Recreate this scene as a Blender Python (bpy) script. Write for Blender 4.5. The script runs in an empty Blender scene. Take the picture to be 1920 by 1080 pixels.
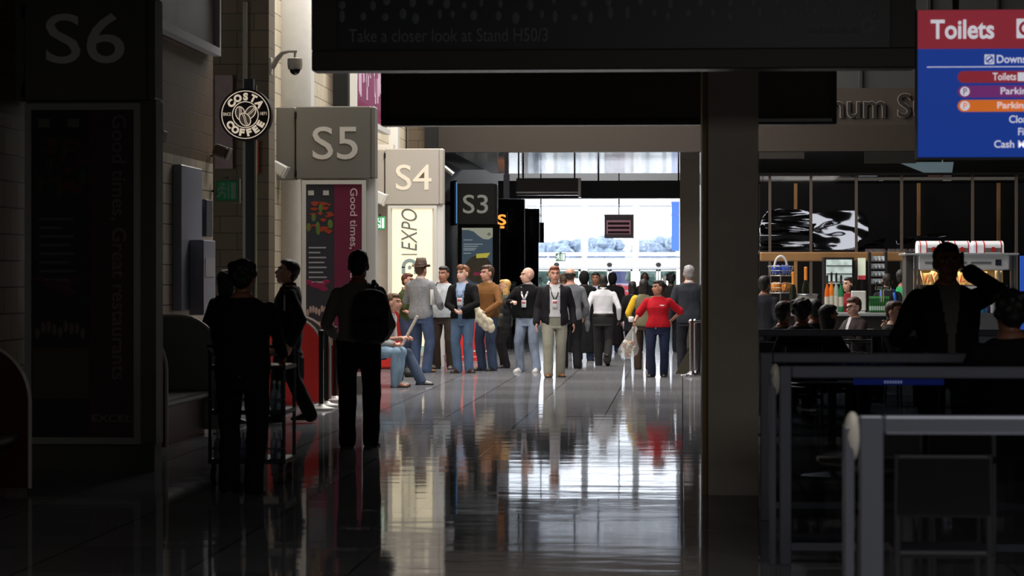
import bpy, bmesh, math, random
from math import sin, cos, pi, radians, sqrt
from mathutils import Vector, Matrix, noise
random.seed(7)
SC = bpy.context.scene
COL = SC.collection
V = Vector
# ---------------------------------------------------------------- camera
FPX, HOR, CAMZ = 5000.0, 520.0, 1.6
YAW = math.atan(320 / FPX)
cd = bpy.data.cameras.new('camera')
cd.sensor_fit = 'HORIZONTAL'; cd.sensor_width = 36.0; cd.lens = 36.0 * FPX / 1920
cd.shift_y = -(540 - HOR) / 1920
cd.clip_end = 600
cd.dof.use_dof = True; cd.dof.focus_distance = 43; cd.dof.aperture_fstop = 5.6
cam = bpy.data.objects.new('camera', cd); COL.objects.link(cam)
cam.location = (0, 0, CAMZ); cam.rotation_euler = (pi / 2, 0, YAW)
SC.camera = cam
# ---------------------------------------------------------------- sky
w = bpy.data.worlds.new('sky'); SC.world = w; w.use_nodes = True
w.node_tree.nodes['Background'].inputs[0].default_value = (.90, .955, 1, 1)
w.node_tree.nodes['Background'].inputs[1].default_value = 4.8
# ---------------------------------------------------------------- rooflight daylight, bar lamp and added fill lights
def area(name, loc, sx, sy, power, col=(1, 1, 1), rot=(0, 0, 0), spread=180):
    l = bpy.data.lights.new(name, 'AREA'); l.shape = 'RECTANGLE'; l.size = sx; l.size_y = sy
    l.energy = power; l.color = col; l.spread = radians(spread)
    o = bpy.data.objects.new(name, l); COL.objects.link(o); o.location = loc; o.rotation_euler = rot
    return o
area('rooflight', (-2.9, 44.2, 9.35), 5.6, 22, 3000, (1, .965, .92))
area('foyer_fill', (-3.5, 108, 9.3), 8, 16, 16000, (.95, .97, 1))  # added fill that whitens the far frames; the ceiling above is closed
area('hall_fill', (2.6, 6, 4.9), 5, 6, 250, (1, .95, .9))  # added fill for the dark foreground, out of view
area('bar_lamp', (4.2, 42.2, 3.5), 4.5, 1.6, 20, (1, .88, .72))
SC.view_settings.view_transform = 'Standard'
SC.view_settings.look = 'None'
SC.view_settings.exposure = 0.0
SC.view_settings.gamma = 1.0
SC.view_settings.use_curve_mapping = False
# ---------------------------------------------------------------- pixel helpers (1920x1080 frame)
def ray(px, py):
    u = (px - 960) / FPX; v = (HOR - py) / FPX
    return V((-sin(YAW) + u * cos(YAW), cos(YAW) + u * sin(YAW), v))
def at(px, py, Y):
    d = ray(px, py); t = Y / d.y
    return V((d.x * t, Y, CAMZ + d.z * t))
def gx(px, Y): return at(px, HOR, Y).x
def gz(py, Y, px=960): return at(px, py, Y).z
def ground(px, py):
    d = ray(px, py); t = -CAMZ / d.z
    return V((d.x * t, d.y * t, 0))
# ---------------------------------------------------------------- materials
def lin(c):
    r = []
    for v in c[:3]:
        v = v / 255.0
        r.append(v / 12.92 if v <= .04045 else ((v + .055) / 1.055) ** 2.4)
    return (r[0], r[1], r[2], 1)
MATS = {}
def mat(name, c, rough=.6, metal=0., emit=0., vary=0., vscale=8., spec=.5, vec=(1, 1, 1), bump=0., alpha=1., sheen=0.):
    if name in MATS: return MATS[name]
    m = bpy.data.materials.new(name); m.use_nodes = True
    nt = m.node_tree; b = nt.nodes['Principled BSDF']; L = nt.links.new
    b.inputs['Base Color'].default_value = lin(c)
    b.inputs['Roughness'].default_value = rough; b.inputs['Metallic'].default_value = metal
    b.inputs['Specular IOR Level'].default_value = spec
    if sheen: b.inputs['Sheen Weight'].default_value = sheen
    if alpha < 1: b.inputs['Alpha'].default_value = alpha
    if emit:
        b.inputs['Emission Color'].default_value = lin(c); b.inputs['Emission Strength'].default_value = emit
    if vary or bump:
        tc = nt.nodes.new('ShaderNodeTexCoord'); mp = nt.nodes.new('ShaderNodeMapping')
        mp.inputs['Scale'].default_value = vec
        n = nt.nodes.new('ShaderNodeTexNoise'); n.inputs['Scale'].default_value = vscale; n.inputs['Detail'].default_value = 4
        L(tc.outputs['Object'], mp.inputs[0]); L(mp.outputs[0], n.inputs['Vector'])
        if vary:
            r = nt.nodes.new('ShaderNodeValToRGB')
            k = lin(c)
            r.color_ramp.elements[0].position = .3; r.color_ramp.elements[1].position = .7
            r.color_ramp.elements[0].color = tuple(max(0, v * (1 - vary)) for v in k[:3]) + (1,)
            r.color_ramp.elements[1].color = tuple(min(1, v * (1 + vary)) for v in k[:3]) + (1,)
            L(n.outputs['Fac'], r.inputs[0]); L(r.outputs[0], b.inputs['Base Color'])
        if bump:
            bp = nt.nodes.new('ShaderNodeBump'); bp.inputs['Strength'].default_value = bump; bp.inputs['Distance'].default_value = .02
            L(n.outputs['Fac'], bp.inputs['Height']); L(bp.outputs[0], b.inputs['Normal'])
    MATS[name] = m
    return m
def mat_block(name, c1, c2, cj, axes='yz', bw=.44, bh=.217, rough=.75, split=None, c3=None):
    """concrete block wall; split = height above which the blocks turn darker"""
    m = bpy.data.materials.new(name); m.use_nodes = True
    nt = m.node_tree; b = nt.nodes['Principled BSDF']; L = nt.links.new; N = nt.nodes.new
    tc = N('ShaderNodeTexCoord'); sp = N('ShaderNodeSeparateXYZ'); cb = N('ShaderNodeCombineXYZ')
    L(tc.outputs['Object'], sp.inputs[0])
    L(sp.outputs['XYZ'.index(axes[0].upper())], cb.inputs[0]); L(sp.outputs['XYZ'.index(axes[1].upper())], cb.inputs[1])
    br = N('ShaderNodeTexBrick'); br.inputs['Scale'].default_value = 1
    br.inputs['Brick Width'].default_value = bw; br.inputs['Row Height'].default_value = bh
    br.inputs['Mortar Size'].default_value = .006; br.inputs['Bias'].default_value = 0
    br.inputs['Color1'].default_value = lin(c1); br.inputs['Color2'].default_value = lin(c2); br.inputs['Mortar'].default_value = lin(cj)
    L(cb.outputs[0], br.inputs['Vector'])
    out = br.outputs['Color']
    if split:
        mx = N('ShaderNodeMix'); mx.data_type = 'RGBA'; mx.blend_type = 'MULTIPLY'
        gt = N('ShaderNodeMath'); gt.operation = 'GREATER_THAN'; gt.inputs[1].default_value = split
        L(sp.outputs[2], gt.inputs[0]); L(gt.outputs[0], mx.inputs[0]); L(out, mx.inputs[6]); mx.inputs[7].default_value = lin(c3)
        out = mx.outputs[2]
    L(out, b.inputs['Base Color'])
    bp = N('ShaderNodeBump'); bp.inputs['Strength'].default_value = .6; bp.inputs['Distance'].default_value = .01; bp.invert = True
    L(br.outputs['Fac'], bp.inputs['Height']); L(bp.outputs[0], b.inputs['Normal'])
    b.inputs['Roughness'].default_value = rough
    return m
def mat_floor():
    m = bpy.data.materials.new('polished_tile'); m.use_nodes = True
    nt = m.node_tree; nt.nodes.clear(); L = nt.links.new; N = nt.nodes.new
    tc = N('ShaderNodeTexCoord')
    br = N('ShaderNodeTexBrick'); br.offset = 0; br.inputs['Scale'].default_value = 1
    br.inputs['Brick Width'].default_value = .9; br.inputs['Row Height'].default_value = 1.3; br.inputs['Mortar Size'].default_value = .007
    br.inputs['Color1'].default_value = lin((112, 112, 115)); br.inputs['Color2'].default_value = lin((94, 94, 97)); br.inputs['Mortar'].default_value = lin((38, 38, 38))
    L(tc.outputs['Object'], br.inputs['Vector'])
    mp = N('ShaderNodeMapping'); mp.inputs['Scale'].default_value = (.8, 2.2, 1); L(tc.outputs['Object'], mp.inputs[0])
    n1 = N('ShaderNodeTexNoise'); n1.inputs['Scale'].default_value = 1.1; n1.inputs['Detail'].default_value = 3; L(mp.outputs[0], n1.inputs['Vector'])
    bp = N('ShaderNodeBump'); bp.inputs['Strength'].default_value = .17; bp.inputs['Distance'].default_value = .012; L(n1.outputs['Fac'], bp.inputs['Height'])
    # each tile lies at a very slightly different tilt
    bp2 = N('ShaderNodeBump'); bp2.inputs['Strength'].default_value = .10; bp2.inputs['Distance'].default_value = .01; bp2.invert = True
    L(br.outputs['Fac'], bp2.inputs['Height']); L(bp.outputs[0], bp2.inputs['Normal'])
    df = N('ShaderNodeBsdfDiffuse'); L(br.outputs['Color'], df.inputs['Color'])
    gl = N('ShaderNodeBsdfGlossy'); gl.inputs['Roughness'].default_value = .045; gl.inputs['Color'].default_value = (.92, .93, .96, 1)
    L(bp2.outputs[0], gl.inputs['Normal'])
    mx = N('ShaderNodeMixShader'); mx.inputs[0].default_value = .36
    L(df.outputs[0], mx.inputs[1]); L(gl.outputs[0], mx.inputs[2])
    o = N('ShaderNodeOutputMaterial'); L(mx.outputs[0], o.inputs[0])
    return m
def mat_glass(name, tint=(1, 1, 1), refl=.12, rough=.02):
    m = bpy.data.materials.new(name); m.use_nodes = True
    nt = m.node_tree; nt.nodes.clear(); L = nt.links.new; N = nt.nodes.new
    t = N('ShaderNodeBsdfTransparent'); t.inputs[0].default_value = tint + (1,)
    g = N('ShaderNodeBsdfGlossy'); g.inputs['Roughness'].default_value = rough
    mx = N('ShaderNodeMixShader'); mx.inputs[0].default_value = refl
    L(t.outputs[0], mx.inputs[1]); L(g.outputs[0], mx.inputs[2])
    o = N('ShaderNodeOutputMaterial'); L(mx.outputs[0], o.inputs[0])
    MATS[name] = m
    return m
# ---------------------------------------------------------------- mesh builder
class MB:
    def __init__(s): s.v = []; s.f = []; s.mi = []; s.cur = 0
    def add(s, vs, fs):
        o = len(s.v); s.v += [tuple(v) for v in vs]; s.f += [tuple(i + o for i in f) for f in fs]; s.mi += [s.cur] * len(fs)
        return s
    def box(s, x0, x1, y0, y1, z0, z1, bev=0.):
        if bev <= 0:
            return s.add([(x0, y0, z0), (x1, y0, z0), (x1, y1, z0), (x0, y1, z0), (x0, y0, z1), (x1, y0, z1), (x1, y1, z1), (x0, y1, z1)],
                         [(3, 2, 1, 0), (4, 5, 6, 7), (0, 1, 5, 4), (1, 2, 6, 5), (2, 3, 7, 6), (3, 0, 4, 7)])
        b = min(bev, (x1 - x0) * .45, (y1 - y0) * .45, (z1 - z0) * .45)
        def ring(z, i):
            return [(x0 + i + b, y0 + i, z), (x1 - i - b, y0 + i, z), (x1 - i, y0 + i + b, z), (x1 - i, y1 - i - b, z),
                    (x1 - i - b, y1 - i, z), (x0 + i + b, y1 - i, z), (x0 + i, y1 - i - b, z), (x0 + i, y0 + i + b, z)]
        return s.rings([ring(z0, b * .6), ring(z0 + b, 0), ring(z1 - b, 0), ring(z1, b * .6)])
    def rings(s, R, caps=True):
        n = len(R[0]); vs = [p for r in R for p in r]; fs = []
        for k in range(len(R) - 1):
            for i in range(n):
                j = (i + 1) % n
                fs.append((k * n + i, k * n + j, (k + 1) * n + j, (k + 1) * n + i))
        if caps:
            fs.append(tuple(range(n - 1, -1, -1))); fs.append(tuple(range((len(R) - 1) * n, len(R) * n)))
        return s.add(vs, fs)
    def tube(s, pts, rad, n=10, flat=1., up=None):
        pts = [V(p) for p in pts]; R = []
        if not isinstance(rad, (list, tuple)): rad = [rad] * len(pts)
        ref = None
        for i, p in enumerate(pts):
            t = (pts[min(i + 1, len(pts) - 1)] - pts[max(i - 1, 0)]).normalized()
            if ref is None:
                ref = V(up) if up else (V((0, 1, 0)) if abs(t.y) < .9 else V((0, 0, 1)))
            a = ref - ref.dot(t) * t
            if a.length < 1e-5: a = t.orthogonal()
            a.normalize(); b = t.cross(a); ref = a
            R.append([p + (a * cos(2 * pi * k / n) * flat + b * sin(2 * pi * k / n)) * rad[i] for k in range(n)])
        return s.rings(R)
    def ell(s, c, r, n=12, m=8, M=None):
        c = V(c); R = []
        for j in range(m + 1):
            th = pi * (j + .0) / m; th = min(max(th, .12), pi - .12)
            ring = []
            for k in range(n):
                p = V((r[0] * sin(th) * cos(2 * pi * k / n), r[1] * sin(th) * sin(2 * pi * k / n), -r[2] * cos(th)))
                ring.append(c + (M @ p if M else p))
            R.append(ring)
        return s.rings(R)
    def loft(s, rs, n=20, sq=1.):
        """rs: (z, cx, cy, rx, ry)"""
        R = []
        for z, cx, cy, rx, ry in rs:
            ring = []
            for k in range(n):
                a = 2 * pi * k / n; c, d = cos(a), sin(a)
                ring.append((cx + rx * math.copysign(abs(c) ** sq, c), cy + ry * math.copysign(abs(d) ** sq, d), z))
            R.append(ring)
        return s.rings(R)
    def lathe(s, prof, c=(0, 0, 0), n=20):
        return s.rings([[(c[0] + r * cos(2 * pi * k / n), c[1] + r * sin(2 * pi * k / n), c[2] + z) for k in range(n)] for r, z in prof])
    def prism(s, poly, a0, a1, plane='xz'):
        """extrude a 2-D outline along the third axis"""
        def P(u, v, a): return {'xz': (u, a, v), 'xy': (u, v, a), 'yz': (a, u, v)}[plane]
        n = len(poly)
        vs = [P(u, v, a0) for u, v in poly] + [P(u, v, a1) for u, v in poly]
        fs = [tuple(range(n)), tuple(range(2 * n - 1, n - 1, -1))] + [(i, i + n, (i + 1) % n + n, (i + 1) % n) for i in range(n)]
        return s.add(vs, fs)
    def disc(s, c, r, y0, y1, n=32, ri=0.):
        """ring or disc facing -y"""
        cx, cz = c
        o = [(cx + r * cos(2 * pi * k / n), cz + r * sin(2 * pi * k / n)) for k in range(n)]
        if ri <= 0: return s.prism(o, y0, y1)
        i_ = [(cx + ri * cos(2 * pi * k / n), cz + ri * sin(2 * pi * k / n)) for k in range(n)]
        return s.rings([[(u, y0, v) for u, v in i_], [(u, y0, v) for u, v in o], [(u, y1, v) for u, v in o], [(u, y1, v) for u, v in i_], [(u, y0, v) for u, v in i_]], caps=False)
    def torus(s, c, R, r, n=24, m=8, M=None):
        c = V(c); rr = []
        for i in range(n + 1):
            a = 2 * pi * i / n
            rr.append([c + (M or Matrix.Identity(3)) @ V(((R + r * cos(2 * pi * k / m)) * cos(a), (R + r * cos(2 * pi * k / m)) * sin(a), r * sin(2 * pi * k / m))) for k in range(m)])
        return s.rings(rr, caps=False)
    def mesh(s, name):
        me = bpy.data.meshes.new(name); me.from_pydata(s.v, [], s.f)
        me.polygons.foreach_set('material_index', s.mi)
        bm = bmesh.new(); bm.from_mesh(me)
        bmesh.ops.recalc_face_normals(bm, faces=bm.faces); bm.to_mesh(me); bm.free()
        return me
def obj(name, mb, m, parent=None, smooth=False, loc=None):
    me = mb.mesh(name) if isinstance(mb, MB) else mb
    for x in (m if isinstance(m, (list, tuple)) else [m]): me.materials.append(x)
    if smooth:
        for p in me.polygons: p.use_smooth = True
        if smooth != 'all':
            me.set_sharp_from_angle(angle=radians(40))
    o = bpy.data.objects.new(name, me); COL.objects.link(o)
    if parent: o.parent = parent
    if loc: o.location = loc
    return o
def thing(name, label, cat, loc=(0, 0, 0), rz=0, group=None):
    o = bpy.data.objects.new(name, None); COL.objects.link(o); o.empty_display_size = .1
    o.location = loc; o.rotation_euler = (0, 0, rz); o['label'] = label; o['category'] = cat
    if group: o['group'] = group
    return o
def tag(o, label, cat, group=None):
    o['label'] = label; o['category'] = cat
    if group: o['group'] = group
    return o
def struct(name, mb, m):
    o = obj(name, mb, m); o['kind'] = 'structure'; return o
def dup(root, loc, rz=None, label=None):
    r = root.copy(); COL.objects.link(r); r.location = loc
    if rz is not None: r.rotation_euler = (0, 0, rz)
    if label: r['label'] = label
    for ch in list(root.children):
        c = ch.copy(); COL.objects.link(c); c.parent = r
        for g in ch.children:
            d = g.copy(); COL.objects.link(d); d.parent = c
    return r
# ---------------------------------------------------------------- lettering
def text_mb(s, box, y, rot=0, depth=.004, bold=0., shear=0.):
    """lettering in the xz plane facing -y, fitted into box (x0, z0, x1, z1); rot in degrees"""
    cu = bpy.data.curves.new('t', 'FONT'); cu.body = s; cu.size = 1; cu.extrude = .01; cu.offset = bold; cu.shear = shear; cu.resolution_u = 4
    o = bpy.data.objects.new('t', cu); COL.objects.link(o)
    dg = bpy.context.evaluated_depsgraph_get()
    me = bpy.data.meshes.new_from_object(o.evaluated_get(dg))
    vs = [v.co.copy() for v in me.vertices]; fs = [tuple(p.vertices) for p in me.polygons]
    bpy.data.objects.remove(o); bpy.data.curves.remove(cu); bpy.data.meshes.remove(me)
    if rot:
        M = Matrix.Rotation(radians(rot), 3, 'Z'); vs = [M @ v for v in vs]
    xs = [v.x for v in vs]; ys = [v.y for v in vs]
    ax, bx, ay, by = min(xs), max(xs), min(ys), max(ys)
    x0, z0, x1, z1 = box
    mb = MB()
    return mb.add([(x0 + (v.x - ax) / (bx - ax) * (x1 - x0), y + (depth if v.z < 0 else 0) - depth * .5, z0 + (v.y - ay) / (by - ay) * (z1 - z0)) for v in vs], fs)
# ================================================================ THE SETTING
def rect(px0, py0, px1, py1, Y):
    return gx(px0, Y), gx(px1, Y), gz(py1, Y), gz(py0, Y)      # x0, x1, z0, z1
def pbox(mb, px0, py0, px1, py1, Y, d, bev=0.):
    x0, x1, z0, z1 = rect(px0, py0, px1, py1, Y)
    return mb.box(x0, x1, Y, Y + d, z0, z1, bev)
WH = mat('white_paint', (214, 209, 200), .55, vary=.04)
WHB = mat('white_metal', (222, 220, 214), .35)
GREYP = mat('grey_paint', (60, 51, 44), .6, vary=.05)
BROWN = mat('brown_fascia', (48, 38, 28), .6, vary=.06)
DARK = mat('dark_paint', (44, 41, 38), .6)
BLACK = mat('black_metal', (13, 13, 13), .6, spec=.3)
CEIL = mat('ceiling_paint', (58, 55, 52), .7)
COLM = mat('column_paint', (180, 170, 157), .5, vary=.04)
SILV = mat('silver_metal', (176, 176, 178), .28, metal=.9)
CHROME = mat('chrome', (215, 215, 218), .12, metal=1.)
STEEL = mat('brushed_steel', (150, 152, 156), .3, metal=.85)
GALU = mat('grey_aluminium', (196, 196, 198), .4, metal=.1)
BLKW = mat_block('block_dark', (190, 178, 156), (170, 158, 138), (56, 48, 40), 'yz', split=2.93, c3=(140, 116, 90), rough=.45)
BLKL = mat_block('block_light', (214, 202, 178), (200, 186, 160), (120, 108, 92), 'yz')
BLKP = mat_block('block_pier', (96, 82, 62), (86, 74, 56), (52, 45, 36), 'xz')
struct('floor', MB().box(-12, 15, -4, 136, -.2, 0), mat_floor())
m = MB().box(-12, 15, -4, 31, 5.0, 5.3)
m.box(-12, 15, 31, 31.3, 5.0, 9.9)
struct('ceiling', m, CEIL)
struct('wall_front', MB().box(-12, 15, 67.7, 68, 4.8, 9.6), DARK)
struct('ceiling.001', MB().box(-12, 15, 31.3, 68, 9.6, 9.9), CEIL)
struct('ceiling.002', MB().box(-12, 15, 67.7, 136, 9.6, 9.9), CEIL)
struct('wall_back', MB().box(-12, 15, -4.3, -4, 0, 5), DARK)
struct('wall_right', MB().box(14.7, 15, -4, 136, 0, 9.9), DARK)
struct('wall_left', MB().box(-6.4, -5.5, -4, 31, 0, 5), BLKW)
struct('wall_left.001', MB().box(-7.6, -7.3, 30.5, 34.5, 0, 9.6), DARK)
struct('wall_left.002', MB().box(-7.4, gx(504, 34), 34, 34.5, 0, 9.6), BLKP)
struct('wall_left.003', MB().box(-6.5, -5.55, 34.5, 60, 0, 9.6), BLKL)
struct('wall_left.004', MB().box(-7.0, -5.6, 60, 86, 0, 9.6), DARK)
struct('wall_left.005', MB().box(-10.2, -10, 86, 131, 0, 9.6), mat('foyer_wall', (150, 150, 150), .6))
struct('wall_left.006', MB().box(-10, -7.0, 86, 86.2, 0, 9.6), DARK)
struct('wall_right.001', MB().box(.75, 1.05, 67.7, 131, 0, 9.6), DARK)
struct('wall_right.002', MB().box(1.05, 14.7, 67.7, 68, 0, 9.6), DARK)
# the bridge across the concourse
bz = gz(285, 55.5); bt = gz(237, 55.5)
bm_ = MB().box(-7, 14.7, 55.5, 55.8, bz, bt).box(-7, 14.7, 55.8, 67.6, bz + .12, bt)
struct('trim_1', bm_, BROWN)
struct('trim_2', MB().box(-7, 14.7, 55.62, 67.6, bt, gz(168, 55.62)), GREYP)
SOFF = mat('soffit_metal', (205, 208, 212), .09, metal=.85, bump=.35, vscale=2.2, vec=(.5, 5, 1))
struct('trim_3', MB().box(gx(850, 56), 14.0, 55.85, 67.5, bz + .02, bz + .1), SOFF)
# low beam hung under the bridge, and an added dark beam hiding the bright glass above it
x0, x1, z0, z1 = rect(934, 339, 1310, 372, 62.7)
mb = MB().box(x0, x1, 62.7, 63.1, z0, z1)
for q in (.1, .5, .9): mb.tube([(x0 + (x1 - x0) * q, 62.9, z1), (x0 + (x1 - x0) * q, 62.9, bz + .03)], .02)
struct('trim_4', mb, mat('beam_dark', (30, 31, 33), .6))
struct('trim_5', MB().box(-10, .75, 110, 110.4, gz(347, 110), gz(318, 110)), mat('blocker_black', (20, 19, 18), .8))
# mirror-like upper glazing over the bridge
struct('window_1', MB().box(-7, 14.7, 55.9, 56, gz(168, 55.9), 9.6), mat('upper_glazing', (120, 122, 122), .12, metal=.6, bump=.4, vscale=.8))
mm = MB()
for px in (1740, 1868, 1612): pbox(mm, px, -60, px + 5, 168, 55.8, .1)
struct('window_1_mullions', mm, DARK)
# columns
NC = MB().box(gx(1328, 19.65), gx(1422, 19.65), 19.65, 21.6, 0, 5)
struct('column_front', NC, COLM)
struct('trim_6', MB().box(gx(1317, 19.75), gx(1328, 19.75) - .001, 19.72, 21.5, 0, 5), mat('column_edge', (140, 112, 70), .5))
FC = MB().box(gx(1275, 60), gx(1312, 60), 60, 60.6, 0, bz + .05)
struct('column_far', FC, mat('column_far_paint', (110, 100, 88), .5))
# white column and pilaster behind the fifth sign
mb = MB().lathe([(.36, 0), (.36, 9.6)], (gx(535, 37), 37, 0), 28)
struct('column_white', mb, WH); 
for p in bpy.data.objects['column_white'].data.polygons: p.use_smooth = True
mb = MB(); pbox(mb, 554, -120, 583, 760, 37.35, .35); struct('trim_7', mb, WHB)
mb = MB(); pbox(mb, 728, 100, 746, 700, 50.2, .3); struct('trim_8', mb, WHB)
mb = MB().box(-5.56, gx(702, 45), 47.9, 48.3, 0, 4.0); struct('column_white.001', mb, WH)
# block pier after the white pilaster
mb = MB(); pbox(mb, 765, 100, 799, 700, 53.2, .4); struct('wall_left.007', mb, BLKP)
# slim black steel columns
for px0, px1, Y in ((624, 652, 40), (796, 820, 53)):
    mb = MB().box(gx(px0, Y), gx(px1, Y), Y, Y + .25, 0, 9.6); struct('column_steel', mb, BLACK)
# ---------------------------------------------------------------- far glazed front
FY = 130.
def fz(py): return gz(py, FY)
def fx(px): return gx(px, FY)
mb = MB()
fx0, fx1 = -10, .75
for px in (984, 1096, 1192, 1274): mb.box(fx(px) - .16, fx(px) + .16, FY - .12, FY + .12, 0, 9.6)
for pa, pb in ((372, 384), (473, 480), (484, 504)): mb.box(fx0, fx1, FY - .1, FY + .1, fz(pb), fz(pa))
mb.box(fx0, fx1, FY - .06, FY + .06, fz(406), fz(402)).box(fx0, fx1, FY - .1, FY + .1, 7.6, 7.8)
struct('window_2', mb, mat('window_white', (232, 233, 235), .4))
mb = MB()
for pa, pb, py in ((990, 1008, 387), (1010, 1090, 387), (1102, 1186, 387), (1198, 1262, 387), (1002, 1038, 482), (1068, 1092, 482), (1100, 1186, 482), (1196, 1274, 482)):
    mb.box(fx(pa), fx(pb), FY - .16, FY - .1, fz(py + 1.2), fz(py - 1))
struct('window_2_rails', mb, mat('rail_blue_grey', (110, 120, 140), .4, metal=.4))
struct('window_2_glass', MB().box(fx0, fx1, FY - .01, FY + .01, fz(504), 9.6), mat_glass('clear_glass', (.97, .98, 1), .06))
# ================================================================ THINGS
GLASS = MATS['clear_glass']
TXTW = mat('letter_white', (225, 222, 214), .5)
# ---------------------------------------------------------------- far sliding doors, outside and the foyer
for i, (pa, pb) in enumerate(((1000, 1088), (1100, 1186), (1197, 1272))):
    lab = ('leftmost pair of white framed sliding glass doors at the far end', 'middle pair of white framed sliding glass doors at the far end',
           'right hand pair of white framed sliding glass doors at the far end')[i]
    xa, xb = fx(pa), fx(pb)
    t = thing('sliding_door', lab, 'door', ((xa + xb) / 2, FY, 0), 0, 'sliding glass doors at the far end')
    hw = (xb - xa) / 2
    for s in (-1, 1):
        a, b = (-hw, -.02) if s < 0 else (.02, hw)
        mb = MB().box(a, a + .09, -.03, .03, 0, 1.98).box(b - .09, b, -.03, .03, 0, 1.98).box(a, b, -.03, .03, 1.9, 1.98).box(a, b, -.03, .03, 0, .12)
        fr = obj('door_frame', mb, WHB, t)
        obj('door_pane', MB().box(a + .09, b - .09, -.008, .008, .12, 1.9), GLASS, fr)
    obj('header', MB().box(-hw - .1, hw + .1, -.14, .1, 2.0, 2.1), mat('header_grey', (190, 192, 196), .4), t)
    obj('sensor', MB().ell((0, -.2, 2.22), (.13, .1, .1)), DARK, t, True)
# exit sign over the far doors
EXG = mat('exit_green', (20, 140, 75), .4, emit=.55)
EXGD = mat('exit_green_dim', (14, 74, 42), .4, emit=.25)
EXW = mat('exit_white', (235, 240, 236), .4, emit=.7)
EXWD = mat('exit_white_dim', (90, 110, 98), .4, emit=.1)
def exit_sign(px0, py0, px1, py1, Y, label, g, wm, frame=False, side=0):
    x0, x1, z0, z1 = rect(px0, py0, px1, py1, Y); W = x1 - x0; H = z1 - z0
    t = thing('exit_sign', label, 'exit sign', ((x0 + x1) / 2, Y, z0))
    obj('sign_box', MB().box(-W / 2, W / 2, 0, .07, 0, H, .01), g, t)
    if frame:
        e = .03
        obj('sign_frame', MB().box(-W / 2 - e, W / 2 + e, -.015, .05, H, H + e).box(-W / 2 - e, W / 2 + e, -.015, .05, -e, 0).box(-W / 2 - e, -W / 2, -.015, .05, 0, H).box(W / 2, W / 2 + e, -.015, .05, 0, H), mat('exit_frame', (120, 124, 112), .5), t)
    p = MB()
    u = H * .8; cx = -W * .23; b = H * .1
    p.disc((cx + .05 * u, b + .9 * u), .1 * u, -.012, 0, 12)
    for a in (((.03, .78), (-.04, .42)), ((-.04, .42), (.22, .28)), ((.22, .28), (.12, .02)), ((-.04, .42), (-.2, .2)), ((-.2, .2), (-.42, .12)), ((.03, .72), (.3, .58)), ((.03, .72), (-.24, .66)), ((-.24, .66), (-.3, .48))):
        (ax, az), (bx, bz_) = a
        p.tube([(cx + ax * u, -.006, b + az * u), (cx + bx * u, -.006, b + bz_ * u)], .055 * u, 6)
    obj('running_figure', p, wm, t)
    p = MB().box(W * .05, W * .10, -.012, 0, b, H - b).prism([(W * .02, b + .2 * u), (W * .13, b + .2 * u), (W * .075, b)], -.012, 0)
    p.box(W * .2, W * .42, -.012, 0, b, H - b); obj('door_symbol', p, wm, t)
    # ceiling or wall bracket
    obj('bracket', MB().box(-W * .1, W * .1, .02, .05, H, H + .05), DARK, t)
    if side: obj('bracket', MB().box(-W / 2 - side, -W / 2, .02, .05, H * .45, H * .55), DARK, t)
    return t
exit_sign(1042, 475, 1060, 489, FY - .17, 'small green exit sign above the far sliding doors', mat('exit_green_far', (4, 84, 42), .5), EXW)
# hanging information board in the far hall
x0, x1, z0, z1 = rect(1133, 402, 1188, 447, 100)
t = thing('hanging_display', 'grey hanging message board with three dark lines below a thin rod', 'display board', ((x0 + x1) / 2, 100, z0))
W, H = x1 - x0, z1 - z0
obj('casing', MB().box(-W / 2, W / 2, 0, .25, 0, H, .02), mat('board_grey', (84, 74, 74), .5), t)
mb = MB().box(-W * .42, W * .4, -.02, 0, H * .18, H * .75); obj('display_frame', mb, mat('board_pink', (196, 140, 150), .5, emit=.12), t)
for k in range(3): obj('message_line', MB().box(-W * .38, W * .36, -.035, -.02, H * (.2 + k * .18), H * (.3 + k * .18)), mat('board_dark', (44, 22, 28), .4), t)
obj('hanging_rod', MB().tube([(0, .12, H), (0, .12, 9.6 - z0)], .025), BLACK, t)
# blue banner at the right side of the far glass
mb = MB(); pbox(mb, 1259, 404, 1273, 470, 129.8, .08); pbox(mb, 1259, 379, 1273, 403, 129.8, .08)
tag(obj('banner', mb, mat('banner_blue', (52, 104, 205), .5, emit=.5)), 'tall blue banner hanging against the right edge of the far glass front', 'banner')
# outdoors
GRASS = mat('paving', (176, 176, 172), .8)
struct('ground_outside', MB().box(-45, 40, 136, 240, -.2, -.02), GRASS)
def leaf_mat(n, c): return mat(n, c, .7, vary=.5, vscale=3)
def bush(name, label, cat, x, y, z0, w_, h, c, group=None, trunk=0, nn=16):
    t = thing(name, label, cat, (x, y, 0), 0, group)
    mb = MB()
    for k in range(nn):
        a = random.uniform(0, 2 * pi); r = sqrt(random.random()) * w_ * .5; zz = z0 + h * random.uniform(.15, .85)
        sh = 1 - .6 * abs((zz - z0) / h - .4)
        q = random.uniform(.2, .34) * min(w_, h)
        mb.ell((r * cos(a) * sh, r * sin(a) * sh * .7, zz), (q, q * .8, q * .8), 9, 6)
    if not trunk: mb.ell((0, 0, .45), (w_ * .4, w_ * .3, .55), 10, 7)
    me = mb.mesh('foliage')
    for v in me.vertices: v.co += V((1, 1, 1)) * .18 * noise.noise(v.co * 2.3)
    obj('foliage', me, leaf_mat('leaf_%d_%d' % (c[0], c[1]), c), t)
    if trunk: obj('trunk', MB().tube([(0, 0, 0), (0, 0, z0 + h * .5)], [.22, .12], 8), mat('bark', (90, 78, 66), .8), t)
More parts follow.
